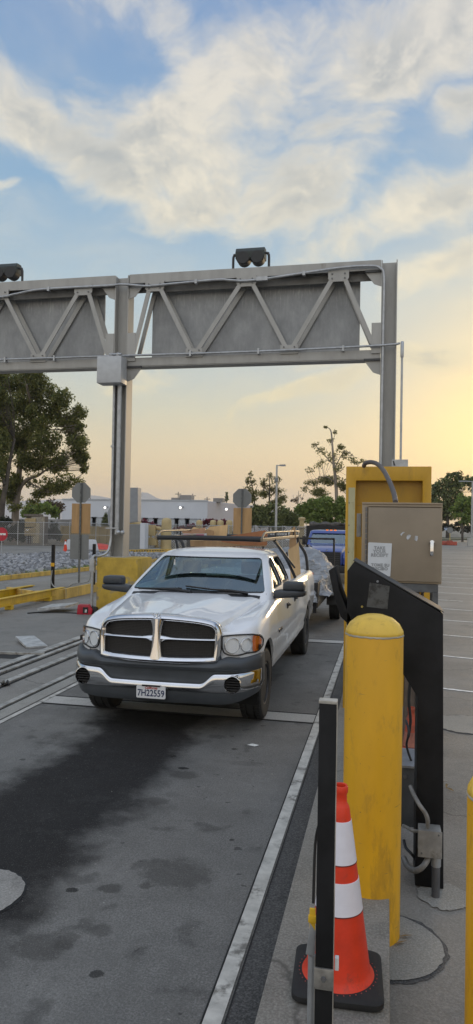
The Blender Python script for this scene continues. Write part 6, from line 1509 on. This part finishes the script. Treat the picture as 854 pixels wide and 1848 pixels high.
BL=[(60,215,150,55,-25,.85),(170,285,170,62,-28,1.0),(300,250,260,120,-10,1.0),(430,150,220,110,20,.95),(320,370,150,62,5,1.0),(520,350,230,95,12,1.0),(640,90,260,110,10,.9),(800,50,200,70,10,1.0),(780,360,190,70,14,1.0),(620,230,150,110,30,.85),(845,170,80,45,20,1.0),(740,110,130,60,10,.9),(120,200,150,50,-20,.6),(330,50,110,55,-50,.7),(30,150,90,60,-30,.55),(800,470,140,40,22,.9),(620,440,190,45,14,.75),(10,300,50,12,0,.7),
    (560,715,170,26,15,.9),(760,650,170,40,-6,1.0),(250,690,120,28,8,.5),(830,540,60,30,20,.4),(640,650,150,22,14,.6),(420,590,200,25,8,.3),(760,760,120,16,8,.4),
    (-250,250,260,150,-10,.8),(1150,300,260,160,10,.9),(300,-350,600,250,0,.9),(1000,-200,300,200,0,.8),(1100,640,200,50,5,.7),(-300,600,200,50,5,.6)]
acc=None
for q in BL:
    o=blob(*q); acc=o if acc is None else mth(nt,'MAXIMUM',mth(nt,'MULTIPLY_ADD',acc,1,mth(nt,'MULTIPLY',o,.25)),o)
fn=N(nt,'ShaderNodeTexNoise',Scale=.16,Detail=8,Roughness=.58,Distortion=.15); mpf=nt.nodes.new('ShaderNodeMapping'); mpf.inputs['Scale'].default_value=(.8,1.5,1); mpf.inputs['Rotation'].default_value=(0,0,-.3); nt.links.new(wp.outputs[0],mpf.inputs[0]); nt.links.new(mpf.outputs[0],fn.inputs[0])
fn2=N(nt,'ShaderNodeTexNoise',Scale=.55,Detail=7,Roughness=.6,Distortion=.1); nt.links.new(mpf.outputs[0],fn2.inputs[0])
d=mth(nt,'ADD',acc,mth(nt,'ADD',mth(nt,'MULTIPLY_ADD',fn.outputs[0],1.7,-.92),mth(nt,'MULTIPLY_ADD',fn2.outputs[0],.7,-.37)))
veil=mth(nt,'MULTIPLY',sstep(nt,fn.outputs[0],.35,.75),.22)
cov=mth(nt,'MAXIMUM',sstep(nt,d,.0,1.05),veil)
thick=sstep(nt,d,.55,1.35)
# thick cloud middles are greyer, thin lower edges catch the low sun
lit=ramp(elf,[(0,(255,226,155)),(.10,(255,236,184)),(.16,(250,236,200)),(.25,(246,236,212)),(.38,(232,226,214)),(.6,(205,205,205)),(1,(185,190,200))])
shd=ramp(elf,[(0,(214,190,150)),(.15,(184,186,180)),(.3,(174,179,180)),(.5,(158,166,176)),(1,(160,168,180))])
fn3=N(nt,'ShaderNodeTexNoise',Scale=.075,Detail=6,Roughness=.6); nt.links.new(wp.outputs[0],fn3.inputs[0])
warm=sstep(nt,mth(nt,'MULTIPLY_ADD',fn2.outputs[0],.45,fn3.outputs[0]),.60,.86)
cc=mixc(nt,mth(nt,'MULTIPLY',mth(nt,'MULTIPLY_ADD',thick,.75,.2),mth(nt,'SUBTRACT',1,warm)),lit,shd)
col=mixc(nt,mth(nt,'MULTIPLY',cov,.92),skyc,cc)
gain=mth(nt,'MULTIPLY_ADD',back,.85,mth(nt,'MULTIPLY_ADD',sstep(nt,el,44,62),.7,1.0))  # unseen sky behind the viewer and overhead brightened to light the foreground
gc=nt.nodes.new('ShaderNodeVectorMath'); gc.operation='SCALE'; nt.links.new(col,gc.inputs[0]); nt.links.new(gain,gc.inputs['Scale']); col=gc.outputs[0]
col=mixc(nt,mth(nt,'MULTIPLY',sstep(nt,el,-.5,-3),1),col,(.10,.10,.10))
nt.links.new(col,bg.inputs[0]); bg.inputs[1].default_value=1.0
W.cycles.sampling_method='MANUAL'; W.cycles.sample_map_resolution=512
sl=bpy.data.lights.new('sun','SUN'); sl.energy=.8; sl.angle=math.radians(12); sl.color=(1,.72,.42)
so=bpy.data.objects.new('sun',sl); COL.objects.link(so); so.rotation_euler=sd.to_track_quat('Z','Y').to_euler(); so.location=(30,60,40)
S.view_settings.view_transform='Standard'; S.view_settings.look='None'; S.view_settings.exposure=0; S.view_settings.gamma=1
S.render.engine='CYCLES'; S.render.resolution_x=473; S.render.resolution_y=1024

# ---- the evening air
hz=B(); box(hz,-9500,9500,-500,6800,-30,300)
m,nt2,bs=nodes('evening_haze'); nt2.nodes.remove(bs); pv_=nt2.nodes.new('ShaderNodeVolumePrincipled'); pv_.inputs['Color'].default_value=(.93,.93,.94,1); pv_.inputs['Density'].default_value=1.5e-4; pv_.inputs['Anisotropy'].default_value=.3
nt2.links.new(pv_.outputs[0],nt2.nodes['Material Output'].inputs['Volume'])
tag(obj('haze',hz,m,None,0),'thin evening haze in the air','haze',kind='stuff')
S.cycles.volume_bounces=1
